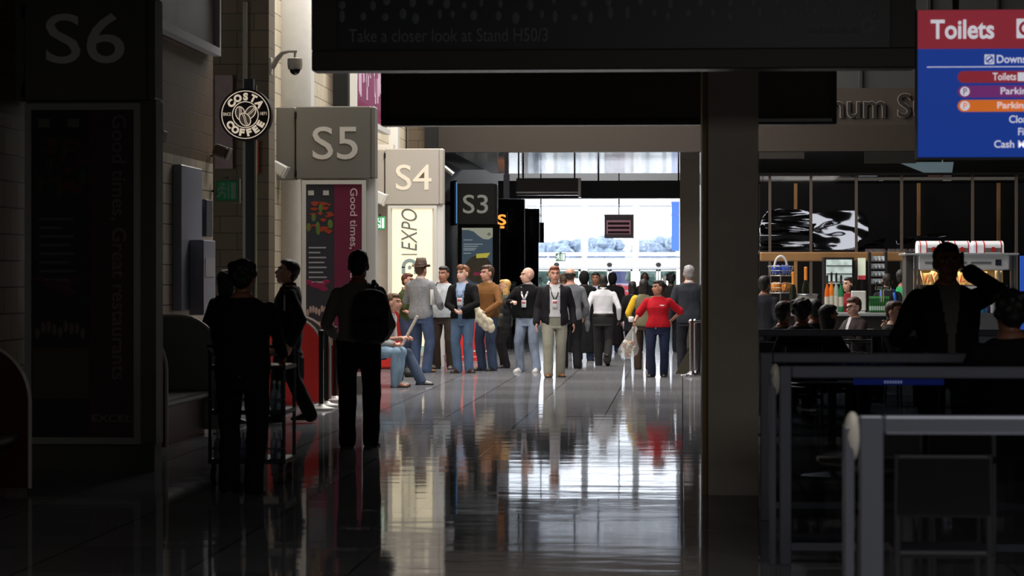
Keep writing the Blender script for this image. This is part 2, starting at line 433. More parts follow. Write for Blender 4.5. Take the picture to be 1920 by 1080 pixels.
for k, px in enumerate((1006, 1034, 1070, 1112, 1205, 1232, 1262)):
    Y = 142 + 2 * k
    bush('hedge_shrub', ('green shrub outside behind the left door pane', 'green shrub outside behind the red haired man', 'green shrub outside behind the grey shirted man', 'green shrub outside left of the red vehicle',
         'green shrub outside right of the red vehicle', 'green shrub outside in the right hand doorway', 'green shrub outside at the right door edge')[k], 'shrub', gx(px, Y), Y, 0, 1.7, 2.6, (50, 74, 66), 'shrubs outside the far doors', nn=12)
for k, (px, w_, top) in enumerate(((1042, 5.5, 430), (1090, 2, 425), (1122, 4.5, 425), (1214, 2.5, 437), (1246, 4.5, 428))):
    Y = 195 + 11 * k
    bush('tree', ('bushy pale blue tree behind the left far window', 'narrow pale blue tree beside the far window post', 'pale blue tree left of the hanging message board', 'small pale blue tree right of the message board', 'pale blue tree beside the blue banner')[k], 'tree', gx(px, Y), Y, 2, w_, (gz(top, Y) - 2) * .8, (112, 126, 146), 'trees outside the far glass', 1, 18)  # haze over the trees is put into their pale blue colour
# red vehicle outside
Y = 160
t = thing('bus', 'red and white vehicle parked outside the far glass doors', 'vehicle', (gx(1163, Y), Y, 0))
RED = mat('vehicle_red', (135, 24, 36), .35); 
obj('body', MB().box(-1.2, 1.2, 0, 5, .35, 2.3, .12), mat('vehicle_white', (136, 128, 140), .35), t)
obj('bumper', MB().box(-1.22, 1.22, -.08, .2, .35, .75, .05), RED, t)
obj('windscreen', MB().box(-1.05, 1.05, -.03, 0, 1.25, 2.1), mat('dark_glass', (60, 62, 92), .1), t)
obj('grille', MB().box(-.9, .9, -.04, 0, .85, 1.1), RED, t)
for s in (-1, 1):
    obj('wheel', MB().tube([(s * .95, .9, .42), (s * 1.2, .9, .42)], .42, 16), BLACK, t, True)
# red circular road sign
Y = 140
x0, x1, z0, z1 = rect(1150, 541, 1171, 567, Y)
t = thing('road_sign', 'round red and white road sign outside the middle far doors', 'sign', ((x0 + x1) / 2, Y, 0))
cz_ = (z0 + z1) / 2 + .25; r = (x1 - x0) / 2 * 1.15
obj('sign_disc', MB().disc((0, cz_), r, 0, .03), mat('sign_white', (150, 140, 144), .5), t)
obj('red_ring', MB().disc((0, cz_), r, -.012, 0, 32, r * .72), mat('sign_red', (140, 30, 40), .5), t)
obj('slash', MB().prism([(-r * .55, cz_ + r * .35), (-r * .35, cz_ + r * .55), (r * .55, cz_ - r * .35), (r * .35, cz_ - r * .55)], -.01, 0), MATS['sign_red'], t)
obj('post', MB().tube([(0, .05, 0), (0, .05, cz_)], .035), STEEL, t)
# ---------------------------------------------------------------- the numbered hall totems
def totem(Y, sign, wing, front_mat, text, tbox, tmat, post, frame, poster_fn, base_y, label, body_mat, frame_mat, plinth_mat, group='numbered hall entrance totems', edge=8, depth=.35):
    x0, x1, z0, z1 = rect(*sign, Y)
    cx = (x0 + x1) / 2
    t = thing('entrance_totem', label, 'totem', (cx, Y, 0), 0, group)
    def LX(px): return gx(px, Y) - cx
    def LZ(py): return gz(py, Y)
    e = LX(edge) - LX(0)
    s = obj('sign_panel', MB().box(x0 - cx, x1 - cx - e, 0, depth, z0, z1, .012), front_mat, t)
    obj('sign_edge', MB().box(x1 - cx - e + .002, x1 - cx, -.006, depth, z0, z1, .02), front_mat, t)
    if wing:
        a, b, c, d = rect(*wing, Y)
        obj('wing_panel', MB().box(a - cx, b - cx - .02, .03, depth, c, d, .01), front_mat, t)
        
        for q in (c + .03, d - .16): obj('hinge', MB().box(b - cx - .02, b - cx + .01, .0, .05, q, q + .09), BLACK, t)
    obj('number', text_mb(text, (LX(tbox[0]), LZ(tbox[3]), LX(tbox[2]), LZ(tbox[1])), -.006, bold=.004), tmat, t)
    pa, pb = post
    base_z = 0
    fx0_, fy0, fx1_, fy1 = frame
    obj('cabinet', MB().box(LX(pa), LX(pb), .06, depth, LZ(fy1), z0 - .002), body_mat, t)
    obj('plinth', MB().box(LX(pa) + .01, LX(pb) - .01, .05, depth, 0, LZ(fy1) - .003), plinth_mat, t)
    fw = .055
    a, b, c, d = LX(fx0_), LX(fx1_), LZ(fy1), LZ(fy0)
    obj('poster_frame', MB().box(a, b, -.0, .05, d - fw, d).box(a, b, 0, .05, c, c + fw).box(a, a + fw, 0, .05, c + fw, d - fw).box(b - fw, b, 0, .05, c + fw, d - fw), frame_mat, t)
    poster_fn(t, LX, LZ)
    return t
def poster_times(k):
    """the restaurant poster: picture strip on the left, maroon band with turned lettering on the right"""
    def fn(t, LX, LZ):
        (xa, xm, xb), (ya, yb), tx, ex, em = k
        dk = (lambda n, c: mat(n, c, .4)) if em else (lambda n, c: mat(n + '_dim', tuple(v * .5 for v in c), .5))  # unlit copy has the shade put into darker print colours
        pic = MB().box(LX(xa), LX(xm), .02, .06, LZ(yb), LZ(ya))
        p = obj('poster_picture', pic, mat('poster_dark', (52, 54, 62), .35, emit=.04) if em else mat('poster_shaded', (30, 31, 36), .5), t)
        H = yb - ya; W = xm - xa
        random.seed(3)
        # lamps, glowing dishes and the list of names printed on the picture
        mb = MB()
        for i in range(26):
            u = random.uniform(.1, .92); v = random.uniform(.10, .26)
            q = LX(xa + u * W), LZ(ya + v * H); a = .02 + .035 * random.random(); b = .012 + .02 * random.random()
            mb.prism([(q[0] + a * cos(z) * (1 + .3 * sin(3 * z)), q[1] + b * sin(z)) for z in [2 * pi * n / 14 for n in range(14)]], .016 - .00003 * i, .02)
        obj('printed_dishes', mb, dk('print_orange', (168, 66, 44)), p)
        mb = MB()
        for u in (.2, .72): obj('printed_lamp', MB().box(LX(xa + (u - .1) * W), LX(xa + (u + .1) * W), .013, .02, LZ(ya + H * .065), LZ(ya + H * .04)), dk('print_lamp', (206, 206, 196)), p)
        mb = MB()
        for i in range(7):
            u = random.uniform(.1, .9); v = random.uniform(.13, .3)
            mb.ell((LX(xa + u * W), .017, LZ(ya + v * H)), (.03, .003, .06), 8, 5)
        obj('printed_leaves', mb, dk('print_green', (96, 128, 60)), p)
        mb = MB()
        for i in range(8):
            mb.box(LX(xa + .12 * W), LX(xa + W * random.uniform(.5, .85)), .016, .02, LZ(ya + H * (.345 + i * .026)), LZ(ya + H * (.337 + i * .026)))
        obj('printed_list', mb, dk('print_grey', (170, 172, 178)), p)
        mb = MB()
        for i in range(10):
            u = random.uniform(.1, .9)
            mb.ell((LX(xa + u * W), .018, LZ(ya + H * random.uniform(.52, .56))), (.06, .003, .03), 8, 5)
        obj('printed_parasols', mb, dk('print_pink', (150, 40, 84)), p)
        mb = MB()
        for i in range(9):
            u = .08 + i * .1
            mb.ell((LX(xa + u * W), .018, LZ(ya + H * random.uniform(.66, .69))), (.02, .003, .05), 8, 5)
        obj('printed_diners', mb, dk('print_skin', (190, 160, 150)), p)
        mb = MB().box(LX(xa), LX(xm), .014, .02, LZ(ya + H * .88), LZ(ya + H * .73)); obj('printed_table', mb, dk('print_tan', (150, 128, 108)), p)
        band = obj('poster_band', MB().box(LX(xm) + .002, LX(xb), .02, .06, LZ(yb), LZ(ya)), mat('poster_maroon', (112, 40, 66), .35, emit=em * .3) if em else mat('poster_shaded_maroon', (62, 26, 40), .5), t)
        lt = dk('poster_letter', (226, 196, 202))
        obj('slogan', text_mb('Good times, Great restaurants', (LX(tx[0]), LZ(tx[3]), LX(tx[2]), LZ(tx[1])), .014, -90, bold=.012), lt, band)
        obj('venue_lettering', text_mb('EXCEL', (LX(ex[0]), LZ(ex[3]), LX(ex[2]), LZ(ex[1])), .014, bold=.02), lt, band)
    return fn
S6M = mat('totem_grey_six', (92, 90, 86), .5); S5M = mat('totem_grey_five', (122, 119, 112), .5); S4M = mat('totem_grey_four', (180, 173, 163), .5)  # one grey in several tones, each totem's light put into its colour
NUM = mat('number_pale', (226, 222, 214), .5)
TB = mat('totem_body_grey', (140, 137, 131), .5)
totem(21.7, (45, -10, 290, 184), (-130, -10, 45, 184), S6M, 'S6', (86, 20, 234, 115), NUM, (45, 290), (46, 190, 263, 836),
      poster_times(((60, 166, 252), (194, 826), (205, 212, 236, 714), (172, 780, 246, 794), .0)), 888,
      'dark totem numbered S6 with a restaurant poster, nearest on the left', mat('totem_body_dark', (84, 82, 78), .5), mat('frame_grey', (165, 168, 165), .35, metal=.5), mat('plinth_dark', (70, 68, 65), .6), edge=16)  # darker body and plinth hold the foreground shade in their colour
totem(36.2, (555, 198, 703, 334), (512, 199, 555, 335), S5M, 'S5', (586, 236, 671, 298), NUM, (563, 703), (566, 337, 686, 706),
      poster_times(((572, 626, 680), (342, 700), (654, 352, 670, 640), (634, 674, 668, 682), .12)), 741,
      'grey totem numbered S5 with a maroon restaurant poster beside the white column', WHB, WHB, mat('plinth_grey', (128, 126, 122), .5))
CREAM = mat('lit_cream', (246, 234, 200), .5, emit=.62)
def poster_expo(t, LX, LZ):
    lb = obj('light_panel', MB().box(LX(735), LX(810), .02, .06, LZ(660), LZ(389)), CREAM, t)
    gl = mat('print_slate', (120, 122, 122), .5); tl = mat('print_teal', (150, 172, 172), .5)
    obj('expo_lettering', text_mb('EXPO', (LX(752), LZ(470), LX(782), LZ(391)), .016, 90, shear=.25), gl, lb)
    mb = MB().box(LX(753), LX(782), .015, .02, LZ(478), LZ(476)); obj('divider', mb, gl, lb)
    c = (LX(768), LZ(500)); r = LX(783) - LX(768)
    mb = MB()
    pts = [(c[0] + r * cos(a), c[1] + r * sin(a) * 1.0) for a in [radians(q) for q in range(-10, 191, 10)]]
    inn = [(c[0] + r * .55 * cos(a), c[1] + r * .55 * sin(a)) for a in [radians(q) for q in range(190, -11, -10)]]
    n = len(pts)
    for i in range(n - 1): mb.prism([pts[i], pts[i + 1], inn[n - 2 - i], inn[n - 1 - i]], .014, .02)
    mb.box(c[0] - r, c[0] - r * .55, .014, .02, c[1] - r * .9, c[1]).box(c[0] + r * .55, c[0] + r, .014, .02, c[1] - r * .9, c[1])
    mb.disc((c[0], c[1] - r * .1), r * .24, .014, .02, 16)
    obj('logo', mb, tl, lb)
    mb = MB().prism([(LX(753), LZ(528)), (LX(753), LZ(520)), (LX(766), LZ(524))], .014, .02).prism([(LX(753), LZ(545)), (LX(753), LZ(538)), (LX(766), LZ(541))], .014, .02)
    obj('logo_mark', mb, gl, lb)
    obj('small_lettering', text_mb('s', (LX(787), LZ(492), LX(794), LZ(482)), .016, 90), gl, lb)
    mb = MB().box(LX(735), LX(810), .012, .019, LZ(660), LZ(649)); obj('printed_band', mb, mat('print_mint', (170, 196, 184), .5, emit=.25), lb)
totem(47.5, (722, 278, 831, 383), (703, 279, 722, 382), S4M, 'S4', (742, 308, 809, 356), mat('number_cream', (240, 230, 210), .5, emit=.04), (727, 831), (727, 818, 727, 818) and (727, 385, 819, 667), poster_expo, 690,
      'pale grey totem numbered S4 above a glowing cream panel', WHB, WHB, WHB)
def poster_blue(t, LX, LZ):
    lb = obj('light_panel', MB().box(LX(866), LX(924), .02, .06, LZ(616), LZ(427)), mat('poster_blue_grey', (92, 112, 128), .45, emit=.35), t)
    cr = mat('print_cream', (190, 192, 172), .5, emit=.45)
    pts = [(866, 427), (924, 427), (924, 444), (916, 449), (906, 448), (897, 442), (888, 434), (878, 431), (866, 431)]
    obj('printed_wave', MB().prism([(LX(a), LZ(b)) for a, b in pts], .014, .02), cr, lb)
    mb = MB()
    for y, a, b in ((449, 869, 886), (457, 869, 905), (461, 869, 896), (465, 869, 893), (468, 869, 890), (474, 869, 883)):
        mb.box(LX(a), LX(b), .014, .02, LZ(y + 1.6), LZ(y))
    obj('printed_lines', mb, mat('print_pale', (190, 200, 205), .5, emit=.35), lb)
    obj('printed_ring', MB().disc((LX(917), LZ(439)), .035, .008, .014, 20, .02), DARK, lb)
    obj('printed_circle', MB().disc((LX(897), LZ(505)), LX(923) - LX(897), .012, .02, 32), mat('print_photo', (84, 76, 62), .5, emit=.3, vary=.8, vscale=5), lb)
    obj('printed_tag', MB().prism([(LX(893), LZ(476)), (LX(919), LZ(474)), (LX(913), LZ(483)), (LX(893), LZ(484))], .006, .012), mat('print_yellow', (216, 206, 84), .5, emit=.5), lb)
    obj('printed_pink', MB().box(LX(888), LX(905), .006, .012, LZ(516), LZ(511)), mat('print_magenta', (190, 60, 100), .5, emit=.3), lb)
DKS = mat('totem_dark', (150, 150, 140), .5)
totem(65, (855, 344, 932, 420), None, DKS, 'S3', (868, 365, 915, 400), mat('number_grey', (222, 222, 206), .5, emit=.22), (858, 936), (861, 423, 928, 620), poster_blue, 640,  # numeral's slight glow is added to brighten it under the bridge
      'dark totem numbered S3 with a blue grey poster', DARK, DARK, DARK, edge=4)
def poster_none(a, b):
    def fn(t, LX, LZ): obj('light_panel', MB().box(LX(a), LX(b), .02, .06, LZ(600), LZ(445)), BLACK, t)
    return fn
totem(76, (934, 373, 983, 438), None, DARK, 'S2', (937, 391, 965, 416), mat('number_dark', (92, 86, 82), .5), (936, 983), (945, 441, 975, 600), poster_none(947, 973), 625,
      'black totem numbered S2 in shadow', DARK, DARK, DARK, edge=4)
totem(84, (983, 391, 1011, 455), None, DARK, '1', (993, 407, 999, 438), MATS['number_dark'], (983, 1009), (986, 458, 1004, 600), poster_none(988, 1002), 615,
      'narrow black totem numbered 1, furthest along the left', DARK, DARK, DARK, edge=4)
# lit orange sign and small hanging sign far left
t = thing('illuminated_sign', 'small glowing orange letter S sign beside the S3 totem', 'sign', (gx(941, 72), 72, gz(428, 72)))
x0, x1, z0, z1 = rect(933, 402, 949, 422, 72); cx = gx(941, 72); cz0 = gz(428, 72)
obj('sign_box', MB().box(-.14, .14, .02, .12, -.05, gz(398, 72) - cz0, .01), BLACK, t)
OR = mat('glow_orange', (255, 150, 60), .5, emit=1.6)
obj('letter', text_mb('S', (x0 - cx, z0 - cz0, x1 - cx, z1 - cz0), .012, bold=.02), OR, t)
obj('small_lettering', MB().box(x0 - cx, x1 - cx - .05, .01, .02, gz(428, 72) - cz0, gz(424, 72) - cz0), OR, t)
obj('bracket', MB().tube([(-.14, .07, .2), (-1.1, .07, .2)], .02), BLACK, t)
mb = MB(); pbox(mb, 1008, 417, 1020, 455, 86.5, .1, .01); mb.tube([(gx(1014, 86.5), 86.55, gz(417, 86.5)), (gx(1014, 86.5), 86.55, 9.6)], .02)
tag(obj('hanging_sign', mb, mat('sign_plum', (58, 26, 46), .5)), 'small plum coloured sign hanging just right of the totem numbered 1', 'sign')
# bright side-on screen by S3
x0, x1 = gx(842, 62), gx(856, 62.0)
z0, z1 = gz(420, 62), gz(339, 62)
t = thing('lit_screen', 'bright blue and white screen turned side on beside the S3 totem', 'screen', (x0, 62.9, z0))
H = z1 - z0
P_ = [(0, .0), (x1 - x0, -.8), (x1 - x0 + .05, -.74), (.05, .06)]
obj('casing', MB().prism([(a - .06, b + .06) for a, b in P_], -.02, H + .02, 'xy'), DARK, t)
BL = mat('screen_blue', (110, 170, 225), .4, emit=.8)
obj('screen', MB().prism([(P_[0][0], P_[0][1]), (P_[1][0], P_[1][1]), (P_[1][0] + .004, P_[1][1] + .01), (P_[0][0] + .004, P_[0][1] + .01)], .02, H - .02, 'xy'), BL, t)
obj('bracket', MB().box(-.16, .06, -.02, .06, H * .45, H * .55), DARK, t)
# exit signs on the left
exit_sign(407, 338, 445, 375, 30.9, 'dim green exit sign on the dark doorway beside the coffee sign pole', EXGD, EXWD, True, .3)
exit_sign(702, 406, 722, 430, 45.2, 'bright green exit sign on the white wall between S5 and S4', EXG, EXW, False, .36)
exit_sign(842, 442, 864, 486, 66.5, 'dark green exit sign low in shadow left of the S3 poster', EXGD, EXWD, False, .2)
# ---------------------------------------------------------------- round coffee sign on its pole
Y = 33.0
cx, cz_ = gx(460, Y), gz(215, Y, 460)
R_ = gx(509, Y) - gx(460, Y)
t = thing('round_shop_sign', 'round dark coffee shop sign with pale beans and lettering on a black pole', 'sign', (cx, Y, 0))
CB = mat('coffee_brown', (24, 11, 14), .7, spec=.2); CW = mat('coffee_cream', (226, 208, 186), .5, emit=.55); BEAN = mat('bean_brown', (92, 76, 60), .5, emit=.10)
obj('sign_drum', MB().disc((0, cz_), R_, 0, .16, 48), CB, t, True)
k = R_ / 49.
def ring_letters(s, r, a0, a1, top, h, wd):
    m_ = MB()
    for i, ch in enumerate(s):
        a = radians(a0 + (a1 - a0) * i / (len(s) - 1))
        g = text_mb(ch, (-wd[i] / 2, -h / 2, wd[i] / 2, h / 2), -.008, bold=.06)
        ro = a - pi / 2 if top else a + pi / 2
        M = Matrix.Rotation(ro, 3, 'Z')
        vs = []
        for x_, y_, z_ in g.v:
            q = M @ V((x_, z_, 0)); vs.append((q.x + r * cos(a), y_, q.y + r * sin(a) + cz_))
        m_.add(vs, g.f)
    return m_
obj('top_lettering', ring_letters('COSTA', 33.5 * k, 141, 37, True, 14.5 * k, [13.5 * k, 15 * k, 9 * k, 11.5 * k, 14.5 * k]), CW, t)
obj('bottom_lettering', ring_letters('COFFEE', 33.5 * k, 213, 329, False, 14 * k, [13 * k, 14.5 * k, 9.5 * k, 9.5 * k, 10 * k, 10 * k]), CW, t)
obj('since_lettering', text_mb('SINCE', (-42 * k, cz_ - 2 * k, -27 * k, cz_ + 4 * k), -.008), CW, t)
obj('year_lettering', text_mb('1871', (28 * k, cz_ - 1 * k, 40 * k, cz_ + 5 * k), -.008), CW, t)
obj('outer_ring', MB().disc((0, cz_), 45 * k, -.006, 0, 48, 43.4 * k), CW, t)
obj('inner_ring', MB().disc((0, cz_), 25 * k, -.006, 0, 40, 23.4 * k), CW, t)
def bean(dx, dz, a, rx, rz, y):
    M = Matrix.Rotation(radians(a), 3, 'Z')
    def P(u, v_): q = M @ V((u, v_, 0)); return (q.x + dx * k, q.y + dz * k + cz_)
    oo = [P(rx * k * cos(2 * pi * i / 24), rz * k * sin(2 * pi * i / 24)) for i in range(24)]
    ii = [P((rx - 1.7) * k * cos(2 * pi * i / 24), (rz - 1.7) * k * sin(2 * pi * i / 24)) for i in range(24)]
    b_ = obj('coffee_bean', MB().prism(oo, y, 0), CW, t)
    obj('bean_face', MB().prism(ii, y - .003, y), BEAN, b_)
    s_ = MB()
    for off in (-1.6, 1.2):
        c_ = [P((off + 1.6 * sin(v_ * 2.2)) * k, v_ * rz * .86 * k) for v_ in [q / 6 for q in range(-6, 7)]]
        d_ = [P((off + 1.1 + 1.6 * sin(v_ * 2.2)) * k, v_ * rz * .86 * k) for v_ in [q / 6 for q in range(-6, 7)]]
        for i in range(12): s_.prism([c_[i], c_[i + 1], d_[i + 1], d_[i]], y - .005, y - .002)
    obj('bean_crease', s_, CW, b_)
bean(-9.5, 2.5, 12, 9.5, 13.5, -.004); bean(9.5, 4, -35, 9.5, 14, -.008); bean(-.5, -9, 30, 10.5, 13.5, -.014)
obj('pole', MB().box(gx(456, Y) - cx, gx(471, Y) - cx, .17, .27, 0, gz(148, Y)), BLACK, t)
obj('pole_trim', MB().box(gx(472, Y) - cx, gx(476, Y) - cx, .2, .25, 0, gz(155, Y)), mat('trim_olive', (120, 116, 96), .4), t)
obj('bracket', MB().box(gx(457, Y) - cx, gx(474, Y) - cx, .02, .17, cz_ + R_ - .02, cz_ + R_ + .12), BLACK, t)
# thin light strip and red panel of the shop front behind
mb = MB(); pbox(mb, 455, 0, 462, 520, 33.9, .11); tag(obj('door_trim', mb, mat('strip_grey', (120, 112, 100), .5)), 'thin pale vertical strip on the wall behind the round coffee sign', 'trim')
mb = MB(); pbox(mb, 403, 138, 436, 315, 33.9, .11); tag(obj('shop_poster', mb, mat('poster_rose', (112, 84, 84), .5, vary=.1)), 'faded pink poster on the dark wall left of the coffee sign', 'poster')
mb = MB(); pbox(mb, 474, 262, 483, 325, 33.9, .11); tag(obj('red_notice', mb, mat('panel_red', (150, 40, 36), .5)), 'small red panel just right of the coffee sign pole', 'panel')
# ---------------------------------------------------------------- cameras and floodlights
Y = 33.93
t = thing('dome_camera', 'white dome security camera on a curved arm high beside the white column', 'security camera', (gx(553, Y), Y, gz(118, Y)))
k = Y / 5000
CAMM = mat('camera_beige', (176, 166, 150), .5)
obj('housing', MB().lathe([(.3 * 14 * k, 12 * k), (14 * k, 10 * k), (14.5 * k, 0), (13 * k, -10 * k)], n=24), CAMM, t, True)
obj('dome', MB().ell((0, 0, -10 * k), (10.5 * k, 10.5 * k, 11 * k), 16, 10), mat('smoked_dome', (20, 14, 14), .1), t, True)
a = obj('arm', MB().tube([(-44 * k, .02, -8 * k), (-36 * k, .02, 8 * k), (-24 * k, 0, 21 * k), (-12 * k, 0, 24 * k), (4 * k, 0, 24 * k)], [5 * k, 5.5 * k, 4 * k, 3 * k, 3 * k], 10), CAMM, t, True)
obj('stem', MB().tube([(0, 0, 24 * k), (0, 0, 12 * k)], 2.4 * k, 8), CAMM, t)
obj('wall_plate', MB().box(-49 * k, -44.5 * k, -.05, .12, -20 * k, 12 * k, .005), CAMM, t)
def floodlight(px, py, Y, label, m, ang):
    t = thing('floodlight', label, 'floodlight', (gx(px, Y), Y, gz(py, Y, px)))
    k = Y / 5000
    M = Matrix.Rotation(ang, 3, 'Y')
    mb = MB().box(-17 * k, 10 * k, -.1, .1, -11 * k, 11 * k, .02)
    mb.v = [tuple(M @ V(p)) for p in mb.v]; obj('lamp_body', mb, m, t)
    mb = MB().box(10 * k, 13 * k, -.11, .11, -12 * k, 12 * k, .01); mb.v = [tuple(M @ V(p)) for p in mb.v]; obj('lamp_hood', mb, m, t)
    obj('bracket', MB().tube([(-15 * k, .05, 0), (-22 * k, .1, -6 * k), (-36 * k, .1, -6 * k)], 3 * k), m, t)
floodlight(526, 318, 35.9, 'white floodlight fixed low on the left edge of the S5 sign', WHB, .5)
floodlight(712, 371, 47.0, 'white floodlight fixed low on the left edge of the S4 sign', WHB, .4)
floodlight(418, 285, 30.75, 'dark floodlight on the wall left below the coffee sign', mat('lamp_taupe', (120, 108, 94), .5), .35)
floodlight(296, 255, 27, 'dark floodlight peeping out right of the S6 totem', mat('lamp_dark', (60, 56, 52), .5), .2)
mb = MB().tube([(gx(833, 56), 56, gz(312, 56)), (gx(850, 56), 56, gz(326, 56))], .06, 10); mb.tube([(gx(833, 56), 56, gz(312, 56)), (gx(833, 56) - .9, 56, gz(312, 56))], .03)
tag(obj('spotlight', mb, SILV), 'small silver spotlight just right of the S4 sign', 'spotlight')
# ---------------------------------------------------------------- posters on the left wall
def wall_frame(name, label, xw, ya, yb, za, zb, pm, fm, band=None):
    t = thing(name, label, 'poster', (xw, ya, za))
    L_, H = yb - ya, zb - za; f = .09
    obj('frame', MB().box(0, .12, 0, L_, 0, f).box(0, .12, 0, L_, H - f, H).box(0, .12, 0, f, f, H - f).box(0, .12, L_ - f, L_, f, H - f), fm, t)
    p = obj('poster', MB().box(0, .06, f, L_ - f, f, H - f), pm, t)
    if band:
        obj('printed_band', MB().box(.06, .066, f, L_ - f, f, f + H * band[0]), band[1], p)
        mb = MB(); random.seed(5)
        for i in range(150):
            y = f + (L_ - 2 * f) * random.random(); z = f + H * band[0] + (H * .62) * random.random()
            mb.box(.06, .068, y, y + .09, z, min(z + .42, H - f))
        obj('printed_crowd', mb, mat('print_lilac', (206, 176, 196), .5), p)
    return t
wall_frame('framed_poster', 'silver framed dark poster high on the block wall at the top left', -5.48, 26.6, 30.75, 4.17, 4.98, mat('poster_brown', (96, 84, 78), .3, vary=.5, vscale=1.2), GALU)
wall_frame('framed_poster', 'white framed maroon crowd poster high behind the S5 sign', -5.2, 41.4, 46.2, gz(252, 46, 710), 7.4, mat('poster_plum', (128, 60, 96), .4), WHB, (.075, mat('poster_magenta', (120, 34, 74), .4)))
# wall cabinets
t = thing('wall_cabinet', 'tall blue grey cabinet panel on the block wall left of the doorway', 'cabinet', (-5.5, 28.5, gz(600, 29)))
H = gz(310, 29) - gz(600, 29)
CAB = mat('cabinet_blue_grey', (160, 164, 178), .3)
obj('panel', MB().box(0, .1, 0, 1.25, .1, H, .01), CAB, t)
obj('lower_box', MB().box(.1, .26, .45, 1.2, .05, H * .52, .01), CAB, t)
obj('notice', MB().box(.26, .265, .55, 1.1, H * .28, H * .4), mat('notice_grey', (170, 170, 172), .5), t)
obj('side_box', MB().box(.0, .13, 1.35, 1.75, H * .55, H * .8, .01), mat('cabinet_side', (78, 80, 88), .4), t)
# ---------------------------------------------------------------- booth seats
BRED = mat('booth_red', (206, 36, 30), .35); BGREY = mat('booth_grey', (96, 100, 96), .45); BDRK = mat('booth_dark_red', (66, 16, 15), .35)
def booth(xb, ya, yb, top, dep, label, rm=BRED, gm=BGREY):
    t = thing('booth_seat', label, 'seat', (xb, ya, 0), 0, 'curved ended booth seats along the left wall')
    L_ = yb - ya
    prof = [(0, .04), (dep, .04), (dep, top * .62)] + [(dep - dep * .62 * (1 - cos(a)), top * .62 + top * .38 * sin(a)) for a in [radians(q) for q in range(10, 91, 10)]] + [(0, top)]
    for q in (0, L_ - .07):
        e = obj('end_panel', MB().prism(prof, q, q + .07), [rm, gm], t)
        for p in e.data.polygons:
            if (p.normal.y > .9 and q == 0) or (p.normal.y < -.9 and q > 0): p.material_index = 1
        rim = [(u, v_) for u, v_ in prof[1:]]
        obj('panel_rim', MB().tube([(u + .004, q + .035, v_) for u, v_ in rim], .022, 6), mat('rim_pale', (170, 164, 156), .3), e)
    obj('back_panel', MB().box(0, .08, .07, L_ - .07, .04, top, .02), BGREY, t)
    obj('seat', MB().box(.08, dep - .06, .07, L_ - .07, .38, .45, .02), mat('seat_dark', (46, 46, 46), .25), t)
    obj('base', MB().box(.08, dep - .16, .07, L_ - .07, 0, .378), rm, t)
    return t
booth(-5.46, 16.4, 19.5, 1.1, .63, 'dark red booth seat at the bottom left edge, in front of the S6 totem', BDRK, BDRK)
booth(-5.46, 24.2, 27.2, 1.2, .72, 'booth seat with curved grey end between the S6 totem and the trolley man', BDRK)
booth(-5.2, 33.2, 34.0, 1.1, .68, 'bright red booth seat in front of the S5 poster behind the black posts')
booth(-5.35, 38.2, 39.95, 1.15, .72, 'red booth seat under the two seated people past the striped shirt man')
booth(-5.38, 46.2, 46.9, 1.15, .5, 'red booth seat end beside the green shirted man')
# red counter behind the standing group
Y = 51
x0, x1, z0, z1 = rect(836, 572, 906, 676, Y)
t = thing('red_counter', 'red counter behind the standing group with a white strip of lettering', 'counter', ((x0 + x1) / 2, Y, 0))
W = x1 - x0
prof = [(0, 0), (.8, 0), (.8, z1), (.3, z1), (.12, z1 - .08), (0, z1 * .7)]
obj('counter_body', MB().prism(prof, -W / 2, W / 2, 'yz'), BRED, t)
mb = MB()
for i in range(11): mb.box(W * .04 + i * .038, W * .04 + i * .038 + .026, -.008, 0, .17, .20)
obj('lettering', mb, TXTW, t)
obj('foot_strip', MB().box(-W / 2, W / 2, -.006, 0, .06, .09), mat('strip_pink', (226, 120, 110), .5), t)
# ---------------------------------------------------------------- crowd control posts
for i, (px, py, lab) in enumerate(((602, 768, 'nearest black queue post beside the red booth'), (612, 762, 'second black queue post beside the red booth'), (628, 752, 'black queue post nearest the striped shirt man'))):
    g = ground(px, py)
    t = thing('queue_post', lab, 'post', g, 0, 'black queue posts on white bases by the S5 totem')
    obj('post', MB().tube([(0, 0, .02), (0, 0, .93)], .028, 12), BLACK, t, True)
    obj('cap', MB().lathe([(.036, .9), (.036, .955), (.01, .97)], n=14), BLACK, t, True)
    obj('base', MB().lathe([(.17, .0), (.17, .02), (.06, .045), (.03, .07)], n=20), WHB, t, True)
mb = MB(); pbox(mb, 614, 648, 634, 742, 34.4, .02)
mb.box(gx(614, 34.4), gx(634, 34.4), 34.4, 34.5, 0, .03)
tag(obj('sign_board', mb, mat('board_maroon', (112, 26, 38), .4)), 'small maroon sign board standing between the black queue posts', 'sign board')
g = ground(1298, 705)
for i, (px, lab) in enumerate(((1296, 'chrome queue post standing left of its pair by the pillar'), (1304, 'chrome queue post standing closest to the pillar'))):
    g = ground(px, 705 - 2 * i)
    t = thing('queue_post', lab, 'post', g, 0, 'chrome queue posts by the pillar')
    obj('post', MB().tube([(0, 0, .02), (0, 0, .88)], .03, 12), CHROME, t, True)
    obj('cap', MB().lathe([(.045, .86), (.045, .90), (.02, .92)], n=14), CHROME, t, True)
    obj('tape_head', MB().box(.03, .10, -.02, .02, .86, .9, .005), CHROME, t)
    obj('base', MB().lathe([(.17, .0), (.17, .015), (.08, .04), (.03, .08)], n=20), CHROME, t, True)
